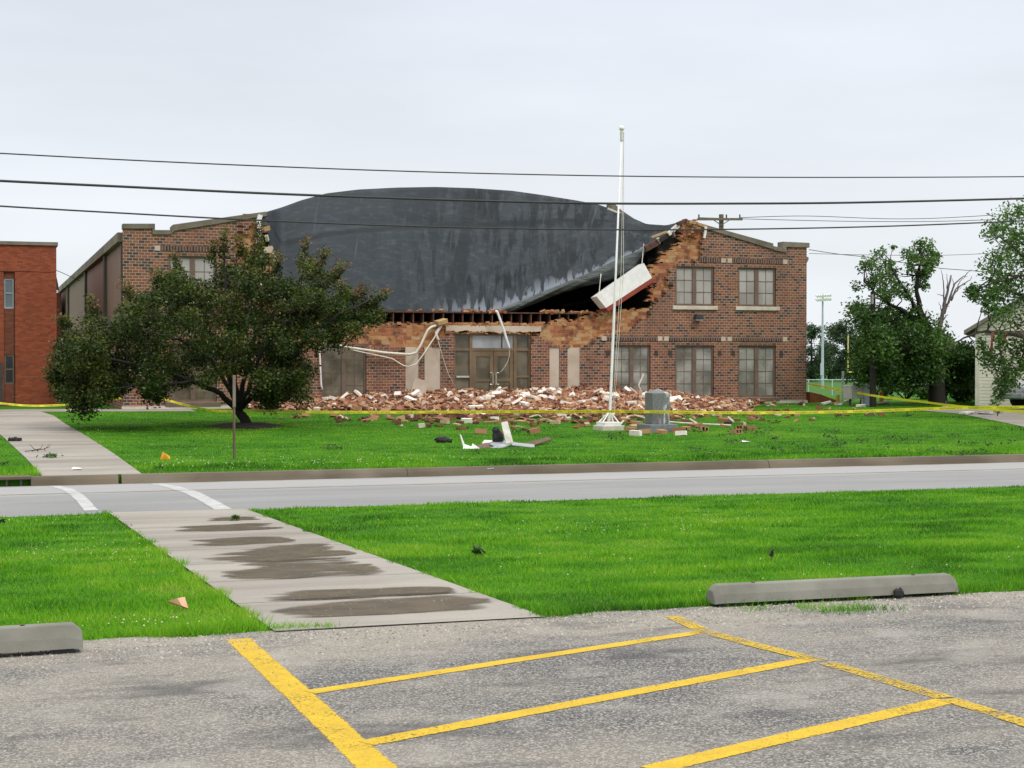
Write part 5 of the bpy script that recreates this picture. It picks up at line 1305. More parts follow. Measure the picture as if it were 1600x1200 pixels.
# the dark spreading tree on the lawn
tb = G(383, 667); TY = tb.y
tree = thing('crabapple_tree', 'dark spreading ornamental tree with reddish leaf tips on the school lawn', 'tree')
tk = MB(); nodes = []
J = lambda x, y, d=0: at_y(x, y, TY + d)
fork = J(371, 640)
nodes += limb([tb + Vector((0.05, 0, -.1)), J(382, 655), fork], .16, .12, tk, .01, 10)
tk.tube([tb + Vector((.02, 0, -.08)), tb + Vector((.02, 0, .1)), J(382, 650)], [.25, .17, .11], 10)
for path, r0 in (([fork, J(345, 615, -.3), J(300, 596, -.6), J(240, 572, -.9), J(160, 560, -1.0), J(115, 590, -1.0)], .095),
                 ([fork, J(358, 590, .4), J(335, 530, .7), J(290, 480, 1.0), J(235, 470, 1.2)], .09),
                 ([fork, J(366, 585, -.2), J(358, 520, -.2), J(352, 440, -.1), J(350, 392, 0)], .09),
                 ([fork, J(382, 590, .5), J(400, 520, .9), J(412, 440, .8), J(408, 385, .6)], .085),
                 ([fork, J(398, 620, -.4), J(425, 590, -.7), J(470, 540, -1.0), J(530, 490, -.9), J(575, 470, -.6)], .095),
                 ([fork, J(388, 612, -.9), J(405, 560, -1.7), J(430, 520, -2.4), J(450, 500, -2.7)], .08),
                 ([fork, J(360, 610, -1.0), J(330, 560, -1.8), J(280, 530, -2.5), J(240, 520, -2.8)], .08),
                 ([J(425, 590, -.7), J(450, 588, -.6), J(470, 580, -.5)], .04),
                 ([J(300, 596, -.6), J(270, 600, -1.2), J(225, 600, -1.6), J(160, 610, -1.7)], .05),
                 ([J(400, 520, .9), J(445, 470, 1.2), J(480, 420, 1.2)], .05)):
    nodes += limb(path, r0, .022, tk, .035)
rng = np.random.default_rng(31)
CO = [(85,598),(84,574),(95,558),(92,532),(107,516),(145,490),(171,484),(194,480),(227,456),(250,432),(272,426),(287,422),(302,438),(325,442),(340,426),(352,392),(362,410),(372,430),(389,406),(402,388),(415,400),(430,428),(449,424),(464,416),(486,398),(492,418),(524,436),(542,447),(572,455),(594,468),(592,484),(575,500),(552,512),(528,536),(490,546),(480,566),(470,590),(450,606),(425,600),(412,590),(396,580),(372,572),(350,575),(325,584),(290,594),(262,594),(245,610),(235,624),(222,612),(212,586),(196,580),(184,596),(164,614),(150,622),(128,636),(112,616),(100,602)]
lowers = [[(95,600),(115,596),(112,616),(92,614)], [(120,596),(150,592),(160,604),(138,626),(126,632),(116,618)], [(222,585),(245,585),(250,608),(237,626),(224,614)], [(440,585),(478,575),(484,608),(464,630),(446,612)], [(398,606),(424,602),(436,622),(418,640),(404,628)], [(170,590),(200,584),(196,604),(182,614)]]
cen = poly_points([(x, y + 5) for x, y in CO], 340, TY, 2.8, rng, 4)
for lp in lowers: cen += poly_points(lp, 9, TY - .4, .8, rng)
rad = rng.uniform(.26, .44, len(cen))
for x, y, dx, dy in ((350,405,2,-38), (405,400,-2,-38), (470,415,8,-34), (492,430,14,-26), (280,430,-8,-28), (330,410,4,-22), (430,430,6,-26), (545,470,24,-12), (575,478,26,-14), (520,440,14,-18), (210,470,-14,-16), (112,510,-20,-8), (100,580,-24,10), (250,455,-4,-20), (380,400,-6,-18), (565,500,26,4), (150,490,-10,-16)):
    for t_ in (.2, .5, .8, 1.05): cen.append(J(x + dx * t_, y + dy * t_, rng.uniform(-.2, .2)))
rad = np.concatenate([rad, np.tile([.2, .17, .13, .10], 17)])
crown('crown', cen, rad, 225, .046, M['leaf_dark'], tree, 5, .48, .8, hang=.25)
tp = [c for c in cen if rng.random() < .22 and c.z > J(380, 500).z] + list(cen[-68:])
crown('new_growth', [Vector(c) + Vector((0, 0, .14)) for c in tp], rng.uniform(.12, .26, len(tp)), 42, .042, M['leaf_dark'], tree, 55, .82, .8)
twigs(tk, nodes, cen, .010, maxl=.9)
tk.build('trunk', M['bark_dark'], tree, smooth=True)
mu = MB(); mv_ = []
for i in range(30):
    t = 6.283 * i / 30; r = 1.05 + .12 * math.sin(3*t) + .08 * math.sin(7*t); mv_.append((tb.x + r * math.cos(t), tb.y + r * .9 * math.sin(t)))
vs = [(x, y, gz(y) + .006) for x, y in mv_] + [(tb.x + (x - tb.x) * .5, tb.y + (y - tb.y) * .5, gz(y) + .10) for x, y in mv_] + [(tb.x, tb.y, tb.z + .13)]
mu.add(vs, [(i, (i+1) % 30, 30 + (i+1) % 30, 30 + i) for i in range(30)] + [(30 + i, 30 + (i+1) % 30, 60) for i in range(30)])
tag(mu.build('soil_bed', plain('dark_mulch', (.05, .036, .026), (.025, .018, .014), 8, .95, .8, bscale=40, bdist=.04)), kind='structure')

# weedy tufts standing out of the far lawn
wd = []
for _ in range(46):
    q = G(RNG.uniform(1060, 1600) if RNG.random() < .75 else RNG.uniform(420, 1000), RNG.uniform(672, 712)); n = RNG.randint(14, 40)
    wd.append(np.stack([NR.normal(q.x, .13, n), NR.normal(q.y, .10, n), NR.uniform(.02, .10, n) + q.z], 1))
wd = np.concatenate(wd); tag(quads_mesh('weeds', leaf_quads(wd, .035, NR), M['leaf_mid'], tint=NR.uniform(.1, .8, len(wd))), kind='stuff')

# storm-torn tree on the right, its bare snag, and the tree at the right edge
t1 = G(1464, 633); Y1 = t1.y; J = lambda x, y, d=0: at_y(x, y, Y1 + d)
tr1 = thing('broken_tree', 'storm torn leafy tree with split limbs between utility pole and house', 'tree')
tk = MB(); nodes = []
f1 = J(1462, 570)
nodes += limb([t1 - Vector((0, 0, .15)), J(1464, 600), f1, J(1452, 520, .2)], .34, .22, tk, .02, 10)
for path, r0 in (([J(1452,520,.2), J(1440,490), J(1432,455), J(1436,420), J(1440,395)], .15), ([J(1446,510), J(1420,490,.4), J(1395,478,.6), J(1370,460,.8), J(1350,440)], .11),
                 ([J(1440,500), J(1425,470,-.5), J(1405,440,-.7), J(1392,410,-.5)], .09), ([J(1436,430), J(1450,412,.3), J(1460,395,.4)], .06), ([f1, J(1430,550,-.8), J(1390,530,-1.2), J(1350,510,-1)], .12), ([J(1400,500,.3), J(1390,475,.2), J(1378,452)], .05)):
    nodes += limb(path, r0, .03, tk, .04)
A_ = [(1336,446),(1348,412),(1365,398),(1380,396),(1392,388),(1402,402),(1412,420),(1416,440),(1424,462),(1440,480),(1444,505),(1425,500),(1410,470),(1392,468),(1380,470),(1368,464),(1355,455)]
B_ = [(1412,408),(1416,396),(1424,382),(1440,382),(1452,380),(1464,396),(1466,408),(1452,420),(1448,440),(1452,445),(1440,455),(1428,444),(1422,420)]
C_ = [(1338,498),(1335,482),(1346,476),(1362,488),(1385,490),(1402,494),(1425,500),(1446,500),(1460,515),(1480,525),(1500,545),(1520,555),(1522,585),(1500,600),(1480,590),(1450,592),(1410,598),(1370,600),(1345,590),(1340,550),(1352,520)]
rng = np.random.default_rng(41)
ca = poly_points(A_, 34, Y1, 1.4, rng, 3) + poly_points(B_, 30, Y1, 1.0, rng, 3)
cb_ = poly_points(C_, 110, Y1 + .5, 2.2, rng, 4)
for x, y in ((1338,447),(1334,484),(1345,478),(1436,378),(1395,386),(1462,404),(1378,393)): ca.append(J(x, y, rng.uniform(-.5, .5)))
crown('crown', ca, rng.uniform(.18, .36, len(ca)), 62, .07, M['leaf_mid'], tr1, 6, .62, .85)
crown('lower_crown', cb_, rng.uniform(.4, .7, len(cb_)), 230, .075, M['leaf_mid'], tr1, 7, .5, .85)
twigs(tk, nodes, ca + cb_, .02); tk.build('trunk', M['bark_dark'], tr1, smooth=True)
sn = thing('dead_tree', 'bare grey broken snag with upswept leafless limbs beside the torn tree', 'tree')
tk = MB(); sb = G(1474, 631); J2 = lambda x, y, d=0: at_y(x, y, sb.y + .4 + d)
limb([sb - Vector((0,0,.1)), J2(1468,580), J2(1466,530), J2(1472,495), J2(1478,465), J2(1486,430)], .18, .03, tk, .02, 8)
for path, r0 in (([J2(1472,500), J2(1475,470), J2(1474,440), J2(1470,420)], .05), ([J2(1475,490), J2(1484,465), J2(1492,443), J2(1505,432), J2(1518,421)], .06), ([J2(1478,478), J2(1490,460), J2(1502,446), J2(1516,438), J2(1519,431)], .05), ([J2(1486,470), J2(1493,452), J2(1500,440), J2(1512,427)], .035),
                 ([J2(1470,505), J2(1478,495), J2(1481,491)], .04), ([J2(1471,485), J2(1467,472)], .025), ([J2(1476,480), J2(1484,478)], .025), ([J2(1474,462), J2(1464,459)], .02), ([J2(1468,500), J2(1462,520)], .03),
                 ([J2(1480,455), J2(1481,442), J2(1479,428)], .03), ([J2(1488,455), J2(1490,440), J2(1486,432)], .02), ([J2(1494,450), J2(1500,449)], .015), ([J2(1506,432), J2(1512,432)], .012), ([J2(1470,520), J2(1477,511), J2(1482,509)], .03), ([J2(1468,535), J2(1476,528), J2(1481,520)], .03)):
    limb(path, r0, .008, tk, .03, 6)
tk.build('trunk', M['bark_grey'], sn, smooth=True)

Y3 = 43.0; J3 = lambda x, y, d=0: at_y(x, y, Y3 + d)
tr3 = thing('storm_damaged_tree', 'big green tree at the right edge with broken boughs hanging before the house', 'tree')
tk = MB(); nodes = []; b3 = J3(1690, 660); b3.z = gz(Y3) - .1
nodes += limb([b3, J3(1685, 600), J3(1672, 520), J3(1660, 440), J3(1650, 370)], .34, .08, tk, .03, 10)
for path, r0 in (([J3(1676,550), J3(1630,530), J3(1595,526), J3(1560,518), J3(1525,519), J3(1500,532), J3(1476,545)], .09), ([J3(1672,500), J3(1620,470), J3(1570,452), J3(1530,448)], .09), ([J3(1664,450), J3(1610,410), J3(1575,380), J3(1550,362)], .09),
                 ([J3(1662,440), J3(1600,430), J3(1560,440), J3(1525,452)], .05), ([J3(1560,518), J3(1562,545), J3(1570,575), J3(1572,610)], .05), ([J3(1600,526), J3(1598,555), J3(1592,575)], .04), ([J3(1660,400), J3(1630,360), J3(1610,338)], .06), ([J3(1670,480), J3(1720,430), J3(1750,390)], .09)):
    nodes += limb(path, r0, .018, tk, .03)
D_ = [(1550,352),(1562,338),(1585,330),(1610,322),(1680,318),(1745,350),(1775,430),(1750,530),(1690,540),(1640,522),(1600,512),(1575,505),(1556,480),(1545,470),(1550,440),(1548,410),(1556,392),(1544,378)]
E_ = [(1518,450),(1540,446),(1560,455),(1575,490),(1565,505),(1545,490),(1528,470),(1516,460)]
F_ = [(1532,530),(1548,522),(1570,524),(1600,530),(1620,540),(1615,575),(1592,586),(1574,606),(1566,628),(1556,636),(1552,620),(1560,600),(1552,580),(1540,575),(1534,556)]
rng = np.random.default_rng(51)
cd = poly_points(D_, 150, Y3, 2.4, rng, 5)
ce = poly_points(E_, 20, Y3, .8, rng, 3) + [J3(x, y) for x, y in ((1514,453),(1520,462),(1536,368),(1548,356),(1590,330),(1600,326))]
cf = poly_points(F_, 52, Y3 - .1, .7, rng, 3)
crown('crown', cd, rng.uniform(.35, .6, len(cd)), 105, .062, M['leaf_mid'], tr3, 8, .62, .85)
crown('outer_sprays', ce, rng.uniform(.16, .3, len(ce)), 45, .065, M['leaf_mid'], tr3, 9, .5, .8)
crown('hanging_boughs', cf, rng.uniform(.14, .30, len(cf)), 55, .06, M['leaf_mid'], tr3, 10, .55, 1.2, hang=.8)
twigs(tk, nodes, cd + ce + cf, .016); tk.build('trunk', M['bark'], tr3, smooth=True)
ra = MB()
for x0_, y0_, x1_, y1_ in ((1551,519,1549,545), (1572,519,1569,532)):
    A, B = J3(x0_, y0_, -.1), J3(x1_, y1_, -.15)
    for i in range(7): 
        q = A.lerp(B, i / 6); ra.add([q + Vector((-.05, 0, 0)), q + Vector((.06, .02, 0)), q + Vector((.05 + RNG.uniform(-.03,.03), .05, -.12)), q + Vector((-.06 + RNG.uniform(-.03,.03), -.04, -.12))], [(0,1,2,3)])
o = ra.build('torn_rag', plain('pink_red_cloth', (.42, .12, .13), (.3, .08, .09), 9, .9)); o.modifiers.new('t', 'SOLIDIFY').thickness = .01
tag(o, 'pink red strips of torn cloth caught in the hanging bough', 'rag')

# trees far off round the playing field
def far_tree(px, ybase_d, ptop, w, name, label, seed, matk='leaf_far', n=26, per=200, base_off=0.0, group='trees beyond the playing field'):
    d = ybase_d; p0 = at_y(px, 562, d); p0.z = gz(d)
    topz = at_y(px, ptop, d).z; H = topz - p0.z; R = w / 2 / ppm(p0)
    t = thing(name, label, 'tree', group); rng = np.random.default_rng(seed); tk = MB(); nodes = limb([p0 - Vector((0,0,.3)), p0 + Vector((0, 0, H * .35)), p0 + Vector((0, 0, H * .75))], R * .09, R * .03, tk, .1, 6)
    cs, rr = [], []
    for i in range(n):
        z = rng.uniform(.06, .93); prof = math.sin(math.pi * min(1, max(.05, (z - .08) / .95)) ** .8) ** .6
        a = rng.uniform(0, 6.28); q = rng.random() ** .5 * R * prof * .95
        cs.append((p0.x + q * math.cos(a), p0.y + q * math.sin(a), p0.z + z * H)); rr.append(R * rng.uniform(.2, .36))
    cs.append((p0.x, p0.y, p0.z + H * .95)); rr.append(R * .2)
    crown('crown', cs, rr, per, R * .055, M[matk], t, seed + 100, .56, .9); twigs(tk, nodes, [Vector(c) for c in cs], R * .015, 2)
    tk.build('trunk', M['bark_dark'], t)
far_tree(1268, 310, 505, 60, 'leafy_tree', 'distant tree peeping out just right of the school corner', 61, n=60, per=110)
far_tree(1322, 315, 498, 78, 'leafy_tree', 'distant rounded tree behind the yellow goal post', 62, n=70, per=110)
far_tree(1296, 330, 540, 60, 'leafy_tree', 'lowest distant tree, between the floodlight mast and the goal post', 68, n=50, per=100)
far_tree(1372, 300, 520, 74, 'leafy_tree', 'distant tree behind the dark utility pole', 63, n=60, per=110)
far_tree(1426, 170, 528, 84, 'leafy_tree', 'middle distance tree behind the torn tree', 64, 'leaf_mid', 60, 120)
far_tree(1502, 130, 538, 84, 'leafy_tree', 'shaded tree between the snag and the pale house', 65, 'leaf_mid', 60, 120)
far_tree(1466, 210, 545, 80, 'leafy_tree', 'distant tree seen under the bare snag', 69, n=60, per=100)
far_tree(1570, 170, 530, 90, 'leafy_tree', 'distant tree hidden mostly by the pale house', 66, n=40)
far_tree(1226, 300, 510, 60, 'leafy_tree', 'distant tree mostly behind the school corner', 67, n=40)
def bush(px, py, w, h, seed, label, matk='leaf_green', per=120, n=12, name='shrub'):
    b = G(px, py); s = ppm(b); rng = np.random.default_rng(seed); W, H = w / s, h / s
    cs = [(b.x + rng.uniform(-.5, .5) * W, b.y + rng.uniform(-.3, .3) * W, b.z + rng.uniform(.15, .8) * H) for _ in range(n)]
    t = thing(name, label, 'shrub'); crown('foliage', cs, rng.uniform(.18, .3, n) * H + .03 * W, per, .09, M[matk], t, seed, .5, .9)
    tk = MB()
    for c in cs: tk.tube([(b.x, b.y, b.z - .05), (b.x * .5 + c[0] * .5, b.y * .5 + c[1] * .5, b.z + .3 * H), c], [.03, .02, .01], 4, cap=False)
    tk.build('stem', M['bark_dark'], t)
bush(1498, 628, 55, 45, 71, 'pale green brush of fallen branches left of the house')
bush(1415, 624, 70, 40, 72, 'low tangle of fallen branches under the torn tree', 'leaf_mid')
bush(1525, 622, 40, 55, 73, 'tall weeds against the corner of the house', 'leaf_green')
for (p, q), lab in ((((1386,618),(1434,612)), 'fallen grey branch'), (((1476,566),(1484,605)), 'pale broken sapling stem')): pass

# ------------------------------------------------------------------ house and car on the right
hs = thing('house', 'pale yellow clapboard house with a gabled roof behind the right edge tree', 'house')
YH = G(1535, 634).y + .0
hx0 = at_y(1526, 560, YH).x; hz0 = gz(YH); zE = at_y(1526, 512, YH).z; Wd = 9.5; zA = zE + 2.9
def siding():
    k = NT('clapboard'); s = k.n('ShaderNodeSeparateXYZ'); k.l(k.tc.outputs['Object'], s.inputs[0])
    f = k.math('FRACT', k.math('DIVIDE', s.outputs[2], .125))
    c = k.mix(k.rng(k.noise(.8, 4), .4, .65), (.90, .84, .70), (.85, .79, .68)); c = k.mix(k.math('LESS_THAN', f, .10), c, (.22, .21, .16))
    c = k.mix(k.rng(k.noise(5, 4), .62, .7, 0, .5), c, (.35, .32, .26)); k.color(c); k.rough(.7); k.bump(f, .5, .02); return k.m
MB().prism_y([(hx0, hz0 - .3), (hx0 + Wd, hz0 - .3), (hx0 + Wd, zE), (hx0 + Wd/2, zA), (hx0, zE)], YH, YH + 11).build('wall', siding(), hs)
MB().box((hx0 - .05, YH - .03, hz0 - .25), (hx0 + .11, YH + .1, zE - .05)).build('corner_board', plain('cream_trim', (.78, .76, .62)), hs)
rm = plain('brown_shingle', (.25, .22, .19), (.17, .15, .13), 3, .9, .3)
ov = .45; sl_ = (zA - zE) / (Wd/2); m = MB()
for s_, xa0 in ((1, hx0 - ov), (-1, hx0 + Wd + ov)):
    xm = hx0 + Wd/2; za0 = zE - ov * sl_
    pts = [(xa0, za0 + .02), (xm, zA + .02), (xm, zA + .17), (xa0, za0 + .17)]
    m.prism_y(pts, YH - .4, YH + 11.4)
m.build('roof', rm, hs)
MB().box((hx0 + .3, YH - .03, zE - .28), (hx0 + Wd - .3, YH + .01, zE - .12)).build('frieze_board', M['wood_old'], hs)
_c = Vector((hx0, YH, 0)); _R = Matrix.Rotation(math.radians(-37), 3, 'Z'); hs.location = _c - _R @ _c; hs.rotation_euler = (0, 0, math.radians(-37))
for wx in (3.2, 6.2):
    f = MB().box((hx0 + wx, YH - .04, hz0 + .95), (hx0 + wx + 1.0, YH + .02, hz0 + 2.4)).build('window', plain('white_trim', (.75, .75, .7)), hs)
    MB().box((hx0 + wx + .08, YH - .05, hz0 + 1.03), (hx0 + wx + .92, YH - .038, hz0 + 2.32)).build('pane', M['pane_blue'], f)

car = thing('parked_car', 'silver sport utility vehicle with only its nose showing at the right edge', 'car')
cy = YH - 2.6; cx0 = at_y(1580, 620, cy).x; cz = gz(cy) + .02
M['carpaint'] = plain('silver_car_paint', (.66, .67, .69), (.62, .63, .65), 2, .28, metal=.55)
sec = [(0, .42), (.02, .62), (.10, .80), (.35, .93), (1.0, 1.02), (1.32, 1.06), (4.4, 1.08), (4.62, .95), (4.66, .45), (4.55, .33), (.25, .30)]
def arch(cx_, r, n=8): return [(cx_ + r * math.cos(math.pi * i / n), .32 + r * math.sin(math.pi * i / n)) for i in range(n + 1)]
body = [(0, .42), (.02, .62), (.10, .80), (.35, .93), (1.0, 1.02), (1.32, 1.06), (4.4, 1.08), (4.62, .95), (4.66, .45), (4.55, .32)] + arch(3.72, .40) + arch(.92, .40) + [(.25, .32)]
bm_ = bmesh.new(); vsL = [bm_.verts.new((cx0 + x, cy - .9 + (.06 if z > .8 else 0) + max(0, .25 - x) * .5, cz + z)) for x, z in body]; vsR = [bm_.verts.new((cx0 + x, cy + .9 - (.06 if z > .8 else 0) - max(0, .25 - x) * .5, cz + z)) for x, z in body]
bm_.faces.new(vsL); bm_.faces.new(vsR[::-1])
for i in range(len(body)): bm_.faces.new((vsL[i], vsR[i], vsR[(i+1) % len(body)], vsL[(i+1) % len(body)]))
bmesh.ops.recalc_face_normals(bm_, faces=bm_.faces); me = bpy.data.meshes.new('body'); bm_.to_mesh(me); me.materials.append(M['carpaint']); o = bpy.data.objects.new('body', me); col.objects.link(o); o.parent = car
b_ = o.modifiers.new('b', 'BEVEL'); b_.width = .05; b_.segments = 3; b_.angle_limit = .5
gh = [(1.30, 1.04), (1.95, 1.60), (2.3, 1.68), (4.1, 1.66), (4.45, 1.07)]
m = MB(); n = len(gh); m.add([(cx0 + x, cy - .82 + .16 * (z > 1.3), cz + z) for x, z in gh] + [(cx0 + x, cy + .82 - .16 * (z > 1.3), cz + z) for x, z in gh], [tuple(range(n)), tuple(range(2*n-1, n-1, -1))] + [(i, i + n, (i+1) % n + n, (i+1) % n) for i in range(n)])
m.build('cabin', M['carpaint'], car, bevel=.04)
for xa0, xb0 in ((1.62, 2.5), (2.6, 3.5), (3.6, 4.15)):
    MB().add([(cx0 + xa0, cy - .832, cz + 1.12), (cx0 + xb0, cy - .832, cz + 1.12), (cx0 + min(xb0, 4.05), cy - .70, cz + 1.57), (cx0 + max(xa0 + .35 * (xa0 < 2), xa0), cy - .70, cz + 1.57)], [(0,1,2,3)]).build('side_window', M['pane_black'], car)
MB().add([(cx0 + 1.33, cy - .7, cz + 1.10), (cx0 + 1.33, cy + .7, cz + 1.10), (cx0 + 1.9, cy + .6, cz + 1.58), (cx0 + 1.9, cy - .6, cz + 1.58)], [(0,1,2,3)]).build('windscreen', M['pane_black'], car)
def disc(mb, c, r, w, n=20): mb.tube([(c[0], c[1] - w/2, c[2]), (c[0], c[1] + w/2, c[2])], r, n)
for wx in (.92, 3.72):
    for s_ in (-1, 1):
        w_ = MB(); disc(w_, (cx0 + wx, cy + s_ * .8, cz + .33), .35, .22); wo = w_.build('wheel', M['black_rubber'], car, bevel=.03)
        w_ = MB(); disc(w_, (cx0 + wx, cy + s_ * .9, cz + .33), .22, .06)
        for i in range(5): a = 6.283 * i / 5; w_.bar((cx0 + wx, cy + s_ * .94, cz + .33), (cx0 + wx + .2 * math.cos(a), cy + s_ * .94, cz + .33 + .2 * math.sin(a)), .06, .03)
        w_.build('rim', M['chrome'], wo)
MB().obox((cx0 + .10, cy - .72, cz + .70), (.18, .26, .16), (0, 0, .4)).build('headlight', M['pane_br'], car, bevel=.03)
MB().obox((cx0 + .10, cy + .72, cz + .70), (.18, .26, .16), (0, 0, -.4)).build('headlight', M['pane_br'], car, bevel=.03)
MB().box((cx0 - .05, cy - .7, cz + .36), (cx0 + .12, cy + .7, cz + .55)).build('bumper', M['grey_metal'], car, bevel=.04)

# ------------------------------------------------------------------ poles, field lights, fence, boxes
def pole_at(px, pbase, Yd=None):
    return G(px, pbase) if Yd is None else Vector((at_y(px, 562, Yd).x, Yd, gz(Yd)))
up = thing('utility_pole', 'dark wooden utility pole standing between the school and the torn tree', 'pole')
q = G(1364, 636); t = at_y(1364, 456, q.y)
MB().tube([q - Vector((0,0,.2)), t], [.13, .09], 10).build('pole', M['bark_dark'], up)
MB().bar(t + Vector((-.25, -.1, -.15)), t + Vector((.3, -.1, -.28)), .06).build('bracket', M['wood_old'], up)
MB().bar(t + Vector((-.1, -.12, -.1)), t + Vector((-.1, -.12, -.45)), .07).build('insulator', M['grey_metal'], up)
up = thing('utility_pole', 'utility pole with a wide crossarm rising behind the roof of the school', 'pole')
q = pole_at(1127, 0, 98.0); t = at_y(1127, 335, 98.0); z0_ = q.z; q = Vector((t.x, 98, z0_))
MB().tube([q, t], [.2, .16], 10).build('pole', M['wood_old'], up)
A, B = at_y(1090, 342.5, 97.7), at_y(1160, 342.5, 97.7); MB().bar(A, B, .12, .16).build('crossarm', M['wood_old'], up)
for px in (1092, 1135, 1156): p = at_y(px, 342, 97.7); MB().tube([p, p + Vector((0, 0, .3))], .05, 6).build('insulator', M['dark_metal'], up)
m = MB()
for px in (1115, 1140): m.bar(at_y(px, 343.5, 97.7), at_y(1127, 352, 97.75), .05)
m.build('arm_brace', M['wood_old'], up)
lt = thing('stadium_light', 'tall grey floodlight mast of the playing field', 'light mast')
YL = 235.0; z0_ = gz(YL); t = at_y(1285.5, 459, YL); q = Vector((t.x, YL, z0_)); M['galv'] = plain('galvanised_steel', (.46, .52, .58), (.40, .46, .52), 1, .5)
MB().tube([q, t], [.27, .13], 10).build('pole', M['galv'], lt)
for zz in (461.5, 467.5):
    A, B = at_y(1274, zz + .8, YL - .3), at_y(1297, zz - .8, YL - .3); MB().bar(A, B, .12).build('crossbar', M['galv'], lt)
    for i in range(6): p = A.lerp(B, (i + .5) / 6); MB().tube([p + Vector((0, -.5, -.15)), p + Vector((0, .1, .05))], [.24, .12], 8).build('floodlight', M['white_metal'], lt)
MB().box((q.x - .55, YL - .5, z0_ + 2.2), (q.x - .2, YL - .2, z0_ + 4.2)).build('control_box', M['galv'], lt)
gp_ = thing('goal_post', 'yellow goal post on the playing field with its two uprights', 'goal post')
yg = 236.0; M['goal'] = plain('goal_yellow', (.72, .60, .16), (.62, .5, .12), 1, .5)
A, B = at_y(1325, 582, yg), at_y(1394, 581, yg); zc_ = (A.z + B.z) / 2; A.z = B.z = zc_
MB().tube([A, B], .1, 8).build('crossbar', M['goal'], gp_)
for p, pt in ((A, 524), (B, 528)): MB().tube([p, Vector((p.x, p.y, at_y(1325, pt, yg).z))], .11, 8).build('upright', M['goal'], gp_)
c0 = A.lerp(B, .5); MB().tube([c0, c0 + Vector((0, 1.2, -.3)), c0 + Vector((0, 1.6, -1.0)), Vector((c0.x, c0.y + 1.6, gz(yg)))], .14, 8).build('stem', M['goal'], gp_)
# chain link fence along the field
fn = thing('chain_link_fence', 'grey chain link fence at the near side of the playing field', 'fence')
def link_mat():
    k = NT('chain_link'); s = k.n('ShaderNodeSeparateXYZ'); k.l(k.tc.outputs['Object'], s.inputs[0])
    a = k.math('FRACT', k.math('MULTIPLY', k.math('ADD', s.outputs[0], s.outputs[2]), 9.0)); b = k.math('FRACT', k.math('MULTIPLY', k.math('SUBTRACT', s.outputs[0], s.outputs[2]), 9.0))
    m_ = k.math('MAXIMUM', k.math('LESS_THAN', a, .06), k.math('LESS_THAN', b, .06)); k.color((.22, .24, .26)); k.rough(.5)
    tr = k.n('ShaderNodeBsdfTransparent'); mx = k.n('ShaderNodeMixShader'); k.l(m_, mx.inputs[0]); k.l(tr.outputs[0], mx.inputs[1]); k.l(k.p.outputs[0], mx.inputs[2]); k.l(mx.outputs[0], k.out.inputs[0]); return k.m
yf_ = 112.0; x0_, x1_ = at_y(1225, 600, yf_).x, at_y(1480, 600, yf_).x; zf_ = gz(yf_); hf = 1.25
MB().box((x0_, yf_ - .01, zf_ + .05), (x1_, yf_ + .01, zf_ + hf)).build('mesh', link_mat(), fn)
MB().tube([(x0_, yf_ - .03, zf_ + hf), (x1_, yf_ - .03, zf_ + hf)], .035, 6).build('rail', M['galv'], fn)
for i in range(8): xx = x0_ + (x1_ - x0_) * i / 7; MB().tube([(xx, yf_ - .05, zf_ - .2), (xx, yf_ - .05, zf_ + hf + .06)], .05, 6).build('post', M['galv'], fn)
tallp = G(1317, 628); 
tag(MB().tube([tallp, at_y(1317, 580, tallp.y)], .05, 8).build('metal_pole', M['galv']), 'bare grey metal pole standing by the fence under the goal post', 'pole')
# field turf: mown stripes seen past the corner
xa0, xb0 = at_y(1200, 600, 118).x, at_y(1500, 600, 118).x
# electrical boxes, gas pipe and scraps by the utility pole
eb = thing('electrical_box', 'beige electrical cabinet on legs tilted beside the utility pole', 'cabinet')
q = G(1341, 634); s = ppm(q)
M['beige'] = plain('beige_steel', (.50, .46, .42), (.42, .39, .36), 3, .5)
MB().obox((q.x - .18, q.y, q.z + (634 - 612) / s), (30 / s, .45, 21 / s), (0, -.06, .25)).build('cabinet', M['beige'], eb, bevel=.02)
for dx in (-.35, .12, .3): MB().bar((q.x + dx, q.y, q.z), (q.x + dx, q.y, q.z + .3), .06).build('leg', M['dark_metal'], eb)
q = G(1355, 634); tag(MB().box((q.x - .16, q.y - .1, q.z), (q.x + .08, q.y + .2, q.z + .8)).build('meter_box', M['galv'], None, bevel=.02), 'slim grey metal box at the foot of the utility pole', 'box')
gpz = thing('gas_riser', 'yellow orange gas pipe rising from the ground right of the utility pole', 'pipe')
q = G(1377, 630); s = ppm(q); M['orange'] = plain('orange_pipe', (.62, .33, .04), (.5, .25, .03), 4, .5)
MB().tube([q, q + Vector((0, 0, 18 / s))], .085, 8).build('lower_pipe', M['orange'], gpz)
MB().tube([q + Vector((0, 0, 18 / s)), q + Vector((0, 0, 32 / s)), q + Vector((-.05, 0, 37 / s)), q + Vector((-.16, 0, 39 / s))], .04, 8).build('upper_pipe', M['goal'], gpz)
q = G(1309, 630); tag(MB().tube([q, q + Vector((0, 0, 13 / s))], .07, 8).build('bollard', M['orange']), 'short orange stake beside the fence post', 'stake')
q = G(1285, 629); m = MB(); m.prism_y([(q.x - .55, q.z - .05), (q.x + .75, q.z - .05), (q.x + .7, q.z + .06), (q.x - .1, q.z + .33), (q.x - .55, q.z + .42)], q.y, q.y + .5)
tag(m.build('timber_pile', plain('red_brown_timber', (.33, .10, .04), (.22, .07, .03), 5, .9, .3)), 'red brown sloping timber wreckage at the right foot of the school', 'wreckage')
